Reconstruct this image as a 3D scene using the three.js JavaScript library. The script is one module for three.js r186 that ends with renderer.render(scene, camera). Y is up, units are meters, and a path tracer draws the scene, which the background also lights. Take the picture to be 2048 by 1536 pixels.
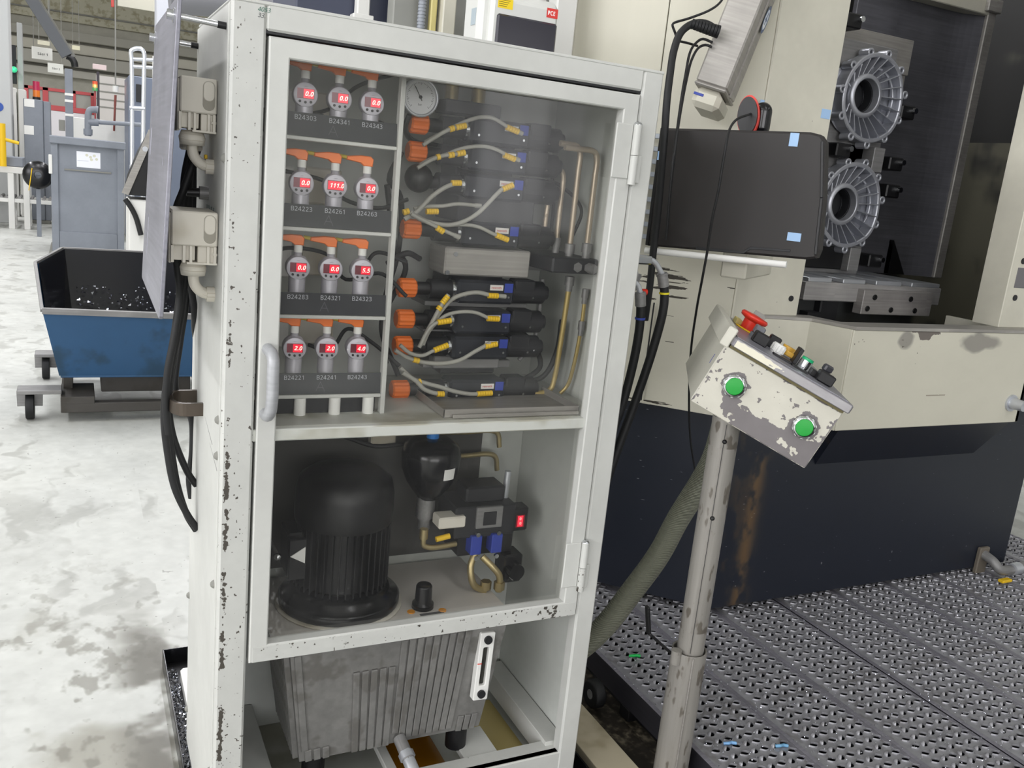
import * as THREE from 'three';
import { mergeGeometries } from 'three/addons/utils/BufferGeometryUtils.js';
import { RectAreaLightUniformsLib } from 'three/addons/lights/RectAreaLightUniformsLib.js';

// ------------------------------------------------------------------ camera, exposure, lamps
const scene = new THREE.Scene();
scene.background = new THREE.Color(0x3a3c3e);
const FOCAL = 1754.1, W = 2048, H = 1536;
const camera = new THREE.PerspectiveCamera(2 * Math.atan(H / 2 / FOCAL) * 180 / Math.PI, W / H, 0.05, 80);
camera.position.set(-0.1989, 1.271, 1.3612);
camera.rotation.set(-0.2278, -0.4727, 0.1005, 'YXZ');
camera.updateMatrixWorld(true);
const renderer = new THREE.WebGLRenderer({ antialias: true });
renderer.toneMapping = THREE.LinearToneMapping;
renderer.toneMappingExposure = 0.77;
renderer.shadowMap.enabled = true;
RectAreaLightUniformsLib.init();
// ceiling strip lamps of the hall: [x, z, length, along which axis]
const CEIL = 5.2, LAMP_POWER = 26;
const LAMPS = [
  [-3.4, 3.4, 3.2, 'z'], [-3.4, -1.6, 3.2, 'z'], [-0.6, -3.6, 3.2, 'z'], [-3.4, -6.6, 3.2, 'z'], [-3.4, -11.6, 3.2, 'z'], [-3.4, -16.6, 3.2, 'z'],
  [-3.4, 8.4, 3.2, 'z'], [-3.4, 13.4, 3.2, 'z'], [1.4, 9.0, 3.2, 'z'], [1.4, 14.0, 3.2, 'z'], [5.4, 8.6, 3.2, 'z'], [5.4, 13.6, 3.2, 'z'],
  [1.4, 4.0, 3.2, 'z'], [1.2, -5.2, 3.2, 'z'], [1.2, -10.2, 3.2, 'z'], [1.2, -15.2, 3.2, 'z'], [5.4, 3.6, 3.2, 'z'], [7.2, -8.2, 3.2, 'z'],
];

// ------------------------------------------------------------------ helpers
let seed = 20241;
const rnd = () => { seed = (seed * 1664525 + 1013904223) >>> 0; return seed / 4294967296; };
const rr = (a, b) => a + (b - a) * rnd();
const V = (x, y, z) => new THREE.Vector3(x, y, z);
const _m = new THREE.Matrix4();
// point of the photograph's ray through pixel (px, py) on the plane z = z (or x = x, y = y)
function PX(px, py, v, axis = 'z') {
  const d = V((px - W / 2) / FOCAL, -(py - H / 2) / FOCAL, -1).applyQuaternion(camera.quaternion);
  return camera.position.clone().addScaledVector(d, (v - camera.position[axis]) / d[axis]);
}
const used = {};
function numbered(n) { const k = used[n] = (used[n] ?? -1) + 1; return k ? `${n}_${String(k).padStart(3, '0')}` : n; }
const WORLD = new WeakMap();
function tag(o, label, category, group, kind) {
  if (label) o.userData.label = label;
  if (category) o.userData.category = category;
  if (group) o.userData.group = group;
  if (kind) o.userData.kind = kind;
  return o;
}
// a thing: a Group at its base; parts written in world metres are moved to the group's own axes
function thing(name, label, category, pos = [0, 0, 0], group) {
  const o = new THREE.Group(); o.name = numbered(name); o.position.set(...pos); scene.add(o);
  return tag(o, label, category, group);
}
function local(name, label, category, group) { const o = thing(name, label, category, [0, 0, 0], group); WORLD.set(o, true); return o; }
function rootOf(p) { while (p.parent && p.parent !== scene) p = p.parent; return p; }
function clone(o, label, pos, rotY) {
  const c = o.clone(); c.name = numbered(o.name.replace(/_\d{3}$/, '')); scene.add(c);
  if (label) c.userData.label = label;
  if (pos) c.position.set(...pos);
  if (rotY !== undefined) c.rotation.y = rotY;
  return c;
}
function boxUV(g) {
  const p = g.attributes.position, n = g.attributes.normal, uv = new Float32Array(p.count * 2);
  for (let i = 0; i < p.count; i++) {
    const x = p.getX(i), y = p.getY(i), z = p.getZ(i), a = Math.abs(n.getX(i)), b = Math.abs(n.getY(i)), c = Math.abs(n.getZ(i));
    if (b > a && b > c) { uv[2 * i] = x; uv[2 * i + 1] = z; } else if (a > c) { uv[2 * i] = z; uv[2 * i + 1] = y; } else { uv[2 * i] = x; uv[2 * i + 1] = y; }
  }
  g.setAttribute('uv', new THREE.BufferAttribute(uv, 2));
  return g;
}
function clean(g) {
  if (g.index) g = g.toNonIndexed();
  for (const k of Object.keys(g.attributes)) if (!['position', 'normal', 'uv'].includes(k)) g.deleteAttribute(k);
  if (!g.attributes.normal) g.computeVertexNormals();
  if (!g.attributes.uv) g.setAttribute('uv', new THREE.BufferAttribute(new Float32Array(g.attributes.position.count * 2), 2));
  g.clearGroups(); g.morphAttributes = {};
  return g;
}
function fromTris(P) {
  const g = new THREE.BufferGeometry(); g.setAttribute('position', new THREE.BufferAttribute(new Float32Array(P.flat()), 3)); g.computeVertexNormals(); return g;
}
// a box with chamfered edges (44 triangles)
function chamferBox(w, h, d, c = 0.002) {
  const a = [w / 2, h / 2, d / 2]; c = Math.min(c, w * 0.45, h * 0.45, d * 0.45);
  const T = [];
  const push = (A, B, C) => {
    const n = B.clone().sub(A).cross(C.clone().sub(A)), m = A.clone().add(B).add(C);
    if (n.dot(m) < 0) [B, C] = [C, B];
    T.push(A.toArray(), B.toArray(), C.toArray());
  };
  const pt = (ax, s) => { const v = [0, 0, 0]; for (let k = 0; k < 3; k++) v[k] = s[k] * (k === ax ? a[k] : a[k] - c); return V(...v); };
  const S = [-1, 1];
  for (let ax = 0; ax < 3; ax++) for (const s of S) {
    const b = (ax + 1) % 3, e = (ax + 2) % 3, q = [];
    for (const [i, j] of [[-1, -1], [1, -1], [1, 1], [-1, 1]]) { const v = [0, 0, 0]; v[ax] = s; v[b] = i; v[e] = j; q.push(pt(ax, v)); }
    push(q[0], q[1], q[2]); push(q[0], q[2], q[3]);
  }
  for (let ax = 0; ax < 3; ax++) { const b = (ax + 1) % 3, e = (ax + 2) % 3; for (const i of S) for (const j of S) {
    const v0 = [0, 0, 0], v1 = [0, 0, 0]; v0[ax] = -1; v1[ax] = 1; v0[b] = v1[b] = i; v0[e] = v1[e] = j;
    const A = pt(b, v0), B = pt(b, v1), C = pt(e, v1), D = pt(e, v0); push(A, B, C); push(A, C, D);
  } }
  for (const i of S) for (const j of S) for (const k of S) push(pt(0, [i, j, k]), pt(1, [i, j, k]), pt(2, [i, j, k]));
  return fromTris(T);
}
const AX = { x: [0, 0, -Math.PI / 2], y: [0, 0, 0], z: [Math.PI / 2, 0, 0] };
class MB {
  constructor() { this.g = []; }
  add(g, p = [0, 0, 0], r = [0, 0, 0], keep = false) {
    g = clean(g.clone());
    g.applyMatrix4(_m.compose(V(...p), new THREE.Quaternion().setFromEuler(new THREE.Euler(...r)), V(1, 1, 1)));
    g.userData.keep = keep; this.g.push(g); return this;
  }
  mat(g, m, keep) { g = clean(g.clone()); g.applyMatrix4(m); g.userData.keep = keep; this.g.push(g); return this; }
  box(w, h, d, x, y, z, c = 0.0015, r) { return this.add(chamferBox(w, h, d, c), [x, y, z], r); }
  // box by its two corners
  bb(x0, x1, y0, y1, z0, z1, c = 0.0015) { return this.box(x1 - x0, y1 - y0, z1 - z0, (x0 + x1) / 2, (y0 + y1) / 2, (z0 + z1) / 2, c); }
  cyl(r0, r1, h, x, y, z, ax = 'y', seg = 20, r) { return this.add(new THREE.CylinderGeometry(r1, r0, h, seg), [x, y, z], r ?? AX[ax]); }
  lathe(pts, x, y, z, ax = 'y', seg = 24, r) { return this.add(new THREE.LatheGeometry(pts.map(([a, b]) => new THREE.Vector2(a, b)), seg), [x, y, z], r ?? AX[ax]); }
  tube(pts, r, seg = 0, rs = 8, closed = false) {
    const c = new THREE.CatmullRomCurve3(pts.map((p) => (p.isVector3 ? p : V(...p))), closed, 'centripetal');
    this.add(new THREE.TubeGeometry(c, seg || Math.max(8, pts.length * 7), r, rs, closed));
    if (!closed) for (const u of [0, 1]) { const q = c.getPointAt(u), t = c.getTangentAt(u).multiplyScalar(u ? 1 : -1); const d = new THREE.CircleGeometry(r, rs); this.mat(d, new THREE.Matrix4().compose(q, new THREE.Quaternion().setFromUnitVectors(V(0, 0, 1), t), V(1, 1, 1))); }
    return this;
  }
  rod(A, B, r, seg = 12, r1 = r) { A = A.isVector3 ? A : V(...A); B = B.isVector3 ? B : V(...B); const d = B.clone().sub(A), l = d.length(); return this.mat(new THREE.CylinderGeometry(r1, r, l, seg), new THREE.Matrix4().compose(A.clone().add(B).multiplyScalar(0.5), new THREE.Quaternion().setFromUnitVectors(V(0, 1, 0), d.normalize()), V(1, 1, 1))); }
  // bar of rectangular section w x h between two points
  bar(A, B, w, h, up = V(0, 1, 0)) {
    A = A.isVector3 ? A : V(...A); B = B.isVector3 ? B : V(...B); const z = B.clone().sub(A), l = z.length(); z.normalize();
    if (Math.abs(z.dot(up)) > 0.95) up = V(1, 0, 0);
    const x = up.clone().cross(z).normalize(), y = z.clone().cross(x);
    return this.mat(chamferBox(w, h, l, 0.001), new THREE.Matrix4().makeBasis(x, y, z).setPosition(A.clone().add(B).multiplyScalar(0.5)));
  }
  // prism of a polygon [x, z] between two heights
  prism(pts, y0, y1, c = 0) {
    const s = new THREE.Shape(pts.map(([x, z]) => new THREE.Vector2(x, -z)));
    const g = new THREE.ExtrudeGeometry(s, { depth: y1 - y0 - 2 * c, bevelEnabled: c > 0, bevelSize: c, bevelOffset: -c, bevelThickness: c, bevelSegments: 1 });
    return this.add(g, [0, y0 + c, 0], [-Math.PI / 2, 0, 0]);
  }
  // extrusion of a shape in the xy plane, centred in depth at z
  ext(shape, d, x, y, z, c = 0.001, r, seg = 10) {
    const g = new THREE.ExtrudeGeometry(shape, { depth: d - 2 * c, bevelEnabled: c > 0, bevelSize: c, bevelOffset: -c, bevelThickness: c, bevelSegments: 1, curveSegments: seg });
    g.translate(0, 0, -d / 2 + c); return this.add(g, [x, y, z], r);
  }
  geo(keepUV) {
    const g = mergeGeometries(this.g.map((q) => { q.userData = {}; return q; })); if (!keepUV) boxUV(g); return g;
  }
  build(name, mat, parent, opt = {}) {
    const g = this.geo(opt.uv);
    return mesh(name, g, mat, parent, opt);
  }
}
function mesh(name, g, mat, parent = scene, opt = {}) {
  const m = new THREE.Mesh(g, mat); m.castShadow = m.receiveShadow = true;
  if (parent === scene) { m.name = numbered(name); scene.add(m); } else { m.name = name; parent.add(m); }
  if (opt.label) m.userData.label = opt.label;
  return m;
}
function poly(pts) { return new THREE.Shape(pts.map(([x, y]) => new THREE.Vector2(x, y))); }
function roundRect(w, h, r) {
  const s = new THREE.Shape(), x = -w / 2, y = -h / 2;
  s.moveTo(x + r, y); s.lineTo(x + w - r, y); s.absarc(x + w - r, y + r, r, -Math.PI / 2, 0); s.lineTo(x + w, y + h - r); s.absarc(x + w - r, y + h - r, r, 0, Math.PI / 2);
  s.lineTo(x + r, y + h); s.absarc(x + r, y + h - r, r, Math.PI / 2, Math.PI); s.lineTo(x, y + r); s.absarc(x + r, y + r, r, Math.PI, 1.5 * Math.PI); return s;
}
function circle(r, x = 0, y = 0) { const s = new THREE.Shape(); s.absarc(x, y, r, 0, Math.PI * 2); return s; }
function holes(s, ...hs) { for (const h of hs) s.holes.push(new THREE.Path(h.getPoints ? h.getPoints(14) : h)); return s; }

// ------------------------------------------------------------------ procedural textures
const hash = (x, y, s) => { let h = (x * 374761393 + y * 668265263 + s * 974711) | 0; h = Math.imul(h ^ (h >>> 13), 1274126177); return ((h ^ (h >>> 16)) >>> 0) / 4294967296; };
function vnoise(x, y, per, s) {
  const xi = Math.floor(x), yi = Math.floor(y), fx = x - xi, fy = y - yi, u = fx * fx * (3 - 2 * fx), v = fy * fy * (3 - 2 * fy);
  const w = (k) => ((k % per) + per) % per;
  const a = hash(w(xi), w(yi), s), b = hash(w(xi + 1), w(yi), s), c = hash(w(xi), w(yi + 1), s), d = hash(w(xi + 1), w(yi + 1), s);
  return a + (b - a) * u + (c - a) * v + (a - b - c + d) * u * v;
}
function fbm(x, y, per, s, oct = 4) { let a = 0, k = 0.5, t = 0; for (let i = 0; i < oct; i++) { a += k * vnoise(x, y, per, s + i * 17); t += k; k *= 0.5; x *= 2; y *= 2; per *= 2; } return a / t; }
const sm = (a, b, x) => { const t = Math.min(1, Math.max(0, (x - a) / (b - a))); return t * t * (3 - 2 * t); };
const mixc = (a, b, t) => [a[0] + (b[0] - a[0]) * t, a[1] + (b[1] - a[1]) * t, a[2] + (b[2] - a[2]) * t];
// f(u, v) gives [r, g, b] of 0..255 sRGB
function tex(w, h, f, sizeU = 1, sizeV = 1, srgb = true) {
  const d = new Uint8Array(w * h * 4);
  for (let j = 0; j < h; j++) for (let i = 0; i < w; i++) { const c = f(i / w, j / h), k = (j * w + i) * 4; d[k] = c[0]; d[k + 1] = c[1]; d[k + 2] = c[2]; d[k + 3] = 255; }
  const t = new THREE.DataTexture(d, w, h); t.magFilter = THREE.LinearFilter; t.minFilter = THREE.LinearMipmapLinearFilter; t.generateMipmaps = true;
  t.wrapS = t.wrapT = THREE.RepeatWrapping; t.repeat.set(1 / sizeU, 1 / sizeV);
  if (srgb) t.colorSpace = THREE.SRGBColorSpace;
  t.needsUpdate = true; return t;
}
function canvasTex(w, h, draw) {
  const c = document.createElement('canvas'); c.width = w; c.height = h; const x = c.getContext('2d'); draw(x, w, h);
  const t = new THREE.CanvasTexture(c); t.colorSpace = THREE.SRGBColorSpace; t.magFilter = THREE.LinearFilter; return t;
}
const g3 = (v) => [v, v, v];
const T = {};
T.paint = tex(512, 512, (u, v) => { const m = fbm(u * 6, v * 6, 6, 3, 5), f = fbm(u * 60, v * 60, 60, 9, 2); let k = 236 + 14 * (m - 0.5) * 2 + 5 * (f - 0.5); const s = vnoise(u * 170, v * 170, 170, 31); if (s > 0.9975 && m > 0.5) k = 120; return [k, k, k - 1]; });
T.paintR = tex(256, 256, (u, v) => g3(118 + 50 * fbm(u * 8, v * 8, 8, 77, 4)), 1, 1, false);
T.grime = tex(512, 512, (u, v) => { const m = fbm(u * 7, v * 7, 7, 41, 5), n = fbm(u * 22, v * 22, 22, 43, 3); const t = sm(0.5, 0.72, m * 0.7 + n * 0.3); const k = 240 - 8 * n; return mixc([k, k, k], [168, 160, 140], t * 0.55); });
T.metalR = tex(256, 256, (u, v) => g3(90 + 90 * fbm(u * 9, v * 9, 9, 57, 4)), 0.5, 0.5, false);
T.scratch = tex(512, 512, (u, v) => { const a = fbm(u * 5, v * 5, 5, 61, 5), b = fbm(u * 3, v * 90, 90, 63, 2); const k = 196 + 40 * (a - 0.5) + 26 * (b - 0.5); return [k, k, k + 2]; }, 0.4, 0.4);
T.cast = tex(512, 512, (u, v) => { const a = fbm(u * 6, v * 6, 6, 71, 5), b = fbm(u * 40, v * 40, 40, 73, 3); const k = 190 + 40 * (a - 0.5) + 24 * (b - 0.5); const c = sm(0.58, 0.7, fbm(u * 9, v * 9, 9, 75, 4)); return mixc([k, k, k], [130, 126, 120], c * 0.4); }, 0.4, 0.4);
T.galv = tex(512, 512, (u, v) => { const a = fbm(u * 4, v * 2, 4, 81, 4), b = fbm(u * 40, v * 5, 40, 83, 3), c = fbm(u * 12, v * 9, 12, 85, 4); let k = 226 + 26 * (a - 0.5) + 22 * (b - 0.5); return mixc([k, k - 2, k - 6], [120, 110, 98], sm(0.62, 0.72, c) * 0.6); }, 0.2, 0.4);
const concrete = (u, v) => {
  const a = fbm(u * 5, v * 5, 5, 11, 6), b = fbm(u * 14, v * 14, 14, 13, 5), c = fbm(u * 70, v * 70, 70, 15, 3);
  let k = 220 + 34 * (a - 0.5) + 26 * (b - 0.5) + 20 * (c - 0.5), col = [k, k, k - 3];
  col = mixc(col, [148, 146, 138], sm(0.5, 0.72, a * 0.55 + b * 0.45) * 0.14);                    // old spills
  col = mixc(col, [120, 118, 112], sm(0.6, 0.8, fbm(u * 30 + 3 * b, v * 12 + 2 * a, 60, 21, 3)) * 0.26);   // scuffs
  if (vnoise(u * 160, v * 160, 160, 23) > 0.965) col = mixc(col, [105, 103, 98], 0.4);
  return col;
};
T.concrete = tex(1024, 1024, concrete, 2.2, 2.2);
// the trodden stretch of floor beside the cabinet: the same concrete with ingrained dirt and shoe prints
const NX0 = -1.6, NZ0 = -1.7, NW = 2.4;
T.trodden = tex(2048, 2048, (u, v) => {
  const x = NX0 + u * NW, z = NZ0 + v * NW, w = (q) => q - Math.floor(q);
  let c = concrete(w(x / 2.2), w(z / 2.2));
  const a = fbm(u * 5, v * 5, 8, 501, 5), b = fbm(u * 22, v * 22, 32, 503, 4), f = fbm(u * 90, v * 60, 128, 505, 3);
  const e = sm(0, 0.3, u) * sm(0, 0.42, v) * sm(1, 0.85, u) * sm(1, 0.9, v);
  c = mixc(c, [158, 154, 142], sm(0.42, 0.62, a * 0.6 + b * 0.4) * 0.75 * e);
  c = mixc(c, [112, 108, 98], sm(0.56, 0.7, f * 0.5 + b * 0.5) * 0.5 * e);
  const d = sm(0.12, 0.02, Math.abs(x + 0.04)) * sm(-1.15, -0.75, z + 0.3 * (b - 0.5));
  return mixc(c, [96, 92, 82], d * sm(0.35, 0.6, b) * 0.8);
}, NW, NW);
T.trodden.offset.set(-NX0 / NW, -NZ0 / NW);
T.concreteR = tex(512, 512, (u, v) => g3(110 + 70 * fbm(u * 9, v * 9, 9, 25, 5)), 2.2, 2.2, false);

const MS = (o) => new THREE.MeshStandardMaterial(o);
const C = (hex) => new THREE.Color(hex);
const M = {
  cab: MS({ color: 0xd3d4d0, map: T.paint, roughness: 0.95, roughnessMap: T.paintR }),
  cabIn: MS({ color: 0xd6d9d4, map: T.paint, roughness: 0.55 }),
  cabGrime: MS({ color: 0xcfd1ca, map: T.grime, roughness: 0.5 }),
  cream: MS({ color: 0xd8d5c6, map: T.paint, roughness: 0.9, roughnessMap: T.paintR }),
  navy: MS({ color: 0x1e222b, map: T.paint, roughness: 0.38 }),
  dark: MS({ color: 0x1d1e21, roughness: 0.5 }),
  black: MS({ color: 0x0f0f11, roughness: 0.45 }),
  rubber: MS({ color: 0x121315, roughness: 0.6 }),
  blackGloss: MS({ color: 0x0e0f12, roughness: 0.22 }),
  monitor: MS({ color: 0x262322, roughness: 0.55 }),
  steel: MS({ color: 0xc6c9ce, metalness: 0.6, roughness: 0.36 }),
  steelDull: MS({ color: 0xb4b3b0, metalness: 0.35, roughness: 0.5, map: T.scratch }),
  stainless: MS({ color: 0xcfcbc2, metalness: 0.35, roughness: 0.48, map: T.scratch }),
  chrome: MS({ color: 0xd5d7da, metalness: 1, roughness: 0.16 }),
  pipe: MS({ color: 0xb0a28e, metalness: 0.5, roughness: 0.36 }),
  brass: MS({ color: 0xb7a77c, metalness: 0.8, roughness: 0.4 }),
  cast: MS({ color: 0xa9a8a4, metalness: 0.2, roughness: 0.55, map: T.cast }),
  castBright: MS({ color: 0xb9bbc2, metalness: 0.6, roughness: 0.36 }),
  orange: MS({ color: 0xf0761a, roughness: 0.42 }),
  yellow: MS({ color: 0xe8bd1c, roughness: 0.5 }),
  yellowPipe: MS({ color: 0xb9a469, metalness: 0.5, roughness: 0.42 }),
  cable: MS({ color: 0x9b9a92, roughness: 0.6 }),
  lead: MS({ color: 0xb8a52a, roughness: 0.6 }),
  greyPlastic: MS({ color: 0xe6e1d4, roughness: 0.6, map: T.grime }),
  sensorGrey: MS({ color: 0xb6b4bc, metalness: 0.25, roughness: 0.4 }),
  red: MS({ color: 0xd5301d, roughness: 0.38 }),
  green: MS({ color: 0x1f9a3a, roughness: 0.45 }),
  blue: MS({ color: 0x2b3f9c, roughness: 0.45 }),
  white: MS({ color: 0xe6e6e2, roughness: 0.6 }),
  tape: MS({ color: 0x9fc0e4, roughness: 0.55 }),
  bgGrey: MS({ color: 0x878d97, roughness: 0.5, map: T.paint }),
  bgWhite: MS({ color: 0xdcdcd8, roughness: 0.6 }),
  bgWall: MS({ color: 0xc2c0b4, roughness: 0.85, map: T.paint }),
  bgDark: MS({ color: 0x83837d, roughness: 0.8 }),
  binBlue: MS({ color: 0x2a567f, roughness: 0.5, map: T.grime }),
  oil: MS({ color: 0x8a5a10, roughness: 0.12 }),
};
// ------------------------------------------------------------------ the setting: hall with thick walls and strip lamps
function struct(name, mb, mat) { const m = mb.build(name, mat, scene); m.userData.kind = 'structure'; return m; }
struct('floor', new MB().bb(-8, 11, -0.3, 0, -23, 18, 0), MS({ color: 0xdcdedb, map: T.concrete, roughness: 0.8, roughnessMap: T.concreteR }));
struct('floor_2', new MB().bb(NX0 + 0.01, NX0 + NW - 0.01, -0.01, 0.0003, NZ0 + 0.01, NZ0 + NW - 0.01, 0), MS({ color: 0xdcdedb, map: T.trodden, roughness: 0.8, roughnessMap: T.concreteR }));
struct('ceiling', new MB().bb(-8.3, 11.3, CEIL + 0.25, CEIL + 0.5, -23.3, 18.3, 0), MS({ color: 0xd4d4cf, roughness: 0.9 }));
struct('wall_back', new MB().bb(-8.3, 11.3, -0.3, CEIL + 0.5, -23.3, -23, 0), M.bgWall);
struct('wall_front', new MB().bb(-8.3, 11.3, -0.3, CEIL + 0.5, 18, 18.3, 0), MS({ color: 0xcfd0cc, roughness: 0.9 }));
struct('wall_left', new MB().bb(-8.3, -8, -0.3, CEIL + 0.5, -23, 18, 0), M.bgWall);
struct('wall_right', new MB().bb(11, 11.3, -0.3, CEIL + 0.5, -23, 18, 0), MS({ color: 0xcfd0cc, roughness: 0.9 }));
// daylight windows and a translucent door in the wall behind the camera
const WINDOWS = [['z', -5.8, 2.9, 3.2, 3.4, 9], ['z', -2.2, 2.9, 3.2, 3.4, 9], ['z', 1.4, 2.9, 3.2, 3.4, 9], ['z', 9.1, 2.5, 1.8, 4.8, 1.25], ['z', 7.65, 2.5, 0.9, 4.8, 0.35], ['z', 10.5, 2.5, 0.9, 4.8, 0.8], ['x', 1.2, 2.9, 3.4, 3.2, 10], ['x', 5.2, 2.9, 3.4, 3.2, 10], ['x', 9.2, 2.9, 3.4, 3.2, 8]]; // wall, place along it, y, width, height, brightness
WINDOWS.forEach(([ax, c, y, w, h, L], i) => {
  const g = new THREE.Group(); g.name = `window_${i + 1}`; g.userData.kind = 'structure'; scene.add(g);
  if (ax === 'z') { g.position.set(c, y, 18); g.rotation.y = Math.PI; } else { g.position.set(-8, y, c); g.rotation.y = Math.PI / 2; }
  new MB().box(w, h, 0.02, 0, 0, 0.012, 0).build('pane', MS({ color: 0xffffff, emissive: 0xf8f7fb, emissiveIntensity: L * 0.2 }), g);
  const f = new MB(); f.box(w + 0.1, 0.08, 0.06, 0, -h / 2, 0.04).box(w + 0.1, 0.08, 0.06, 0, h / 2, 0.04); for (let k = 0; k <= 3; k++) f.box(0.06, h, 0.05, -w / 2 + w * k / 3, 0, 0.04); f.build('frame', M.bgDark, g);
  const r = new THREE.RectAreaLight(0xf8f7fb, L * 0.8, w, h); r.position.set(...(ax === 'z' ? [c, y, 17.93] : [-7.93, y, c])); r.lookAt(...(ax === 'z' ? [c, y, 0] : [10, y, c])); scene.add(r);
});
const lampGlow = MS({ color: 0xffffff, emissive: 0xf8f7fb, emissiveIntensity: 3 });
const ORD = ['first', 'second', 'third', 'fourth', 'fifth', 'sixth', 'seventh', 'eighth', 'ninth'];
LAMPS.forEach(([x, z, L], i) => {
  const rowOf = (q) => (q < -2 ? 'left' : q < 0 ? 'extra' : q < 3 ? 'middle' : 'right'), row = LAMPS.filter((l) => rowOf(l[0]) === rowOf(x)).sort((p, q) => p[1] - q[1]);
  const lampLabel = rowOf(x) === 'extra' ? 'white tubular strip lamp hanging alone between the left and middle ceiling rows' : `white tubular strip lamp, ${ORD[row.findIndex((l) => l[1] === z)]} from the back wall in the ${rowOf(x)} ceiling row`;
  const l = thing('ceiling_lamp', lampLabel, 'lamp', [x, CEIL, z], 'strip lamps under the ceiling');
  new MB().box(0.34, 0.06, L + 0.06, 0, 0.05, 0).build('housing', M.bgWhite, l);
  new MB().box(0.26, 0.012, L, 0, 0.014, 0, 0.001).build('diffuser', lampGlow, l);
  for (const s of [-1, 1]) new MB().cyl(0.008, 0.008, 0.19, 0, 0.165, s * L * 0.4, 'y', 6).build('hanger', M.dark, l);
  const r = new THREE.RectAreaLight(0xf8f7fb, LAMP_POWER * (z > 6 ? 0.5 : z > 2 ? 0.6 : z < -8 ? 3 : 2.2), 0.26, L); r.position.set(x, CEIL - 0.01, z); r.rotation.set(-Math.PI / 2, 0, 0); scene.add(r);
});
// ------------------------------------------------------------------ the white hydraulic cabinet
const CW = 0.737, CT = 1.48, CB = 0.05, CD = 0.372;
const DX0 = 0.0529, DX1 = 0.6906, DY0 = 0.4365, DY1 = 1.4365;
// chipped paint along the left front corner: u across 64 mm, v up 1.5 m
const chipMap = tex(128, 2048, (u, v) => {
  const x = u * 0.064, y = v * 1.5;
  const m = fbm(u * 3, v * 60, 60, 3, 4); let k = 236 + 12 * (m - 0.5);
  const edge = Math.exp(-(((x - 0.0095) / 0.0042) ** 2)), low = sm(1.02, 0.62, y) * sm(0.02, 0.06, y);
  const n = fbm(u * 14, v * 330, 1024, 131, 4), n2 = fbm(u * 3, v * 40, 64, 133, 3);
  const spot = fbm(u * 12, v * 290, 512, 137, 2);
  let chip = edge * (0.2 + 0.3 * low) * sm(0.3, 0.62, n2) + n * 0.78;
  let hit = chip > 0.66 || (spot > 0.83 && n2 > 0.5 && y < 1.1);
  return hit ? [92, 86, 80] : [k, k, k - 1];
}, 0.064, 1.5);
const M_post = MS({ color: 0xd3d4d0, map: chipMap, roughness: 0.42 });
const railMap = tex(1024, 128, (u, v) => {
  const x = u * 0.7, m = fbm(u * 30, v * 4, 30, 5, 4); let k = 236 + 12 * (m - 0.5);
  const zone = sm(0.4, 0.52, x) * sm(0.68, 0.62, x) + 0.02;
  const n = fbm(u * 120, v * 9, 240, 139, 4), n2 = fbm(u * 20, v * 3, 40, 141, 3);
  return n * 0.7 + zone * 0.16 * sm(0.3, 0.6, n2) + sm(0.25, 0.75, v) * 0.08 > 0.545 ? [88, 84, 78] : [k, k, k - 1];
}, 0.7, 0.055);
railMap.offset.set(0, -(DY0 / 0.055) % 1);
const M_rail = MS({ color: 0xd3d4d0, map: railMap, roughness: 0.42 });

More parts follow.
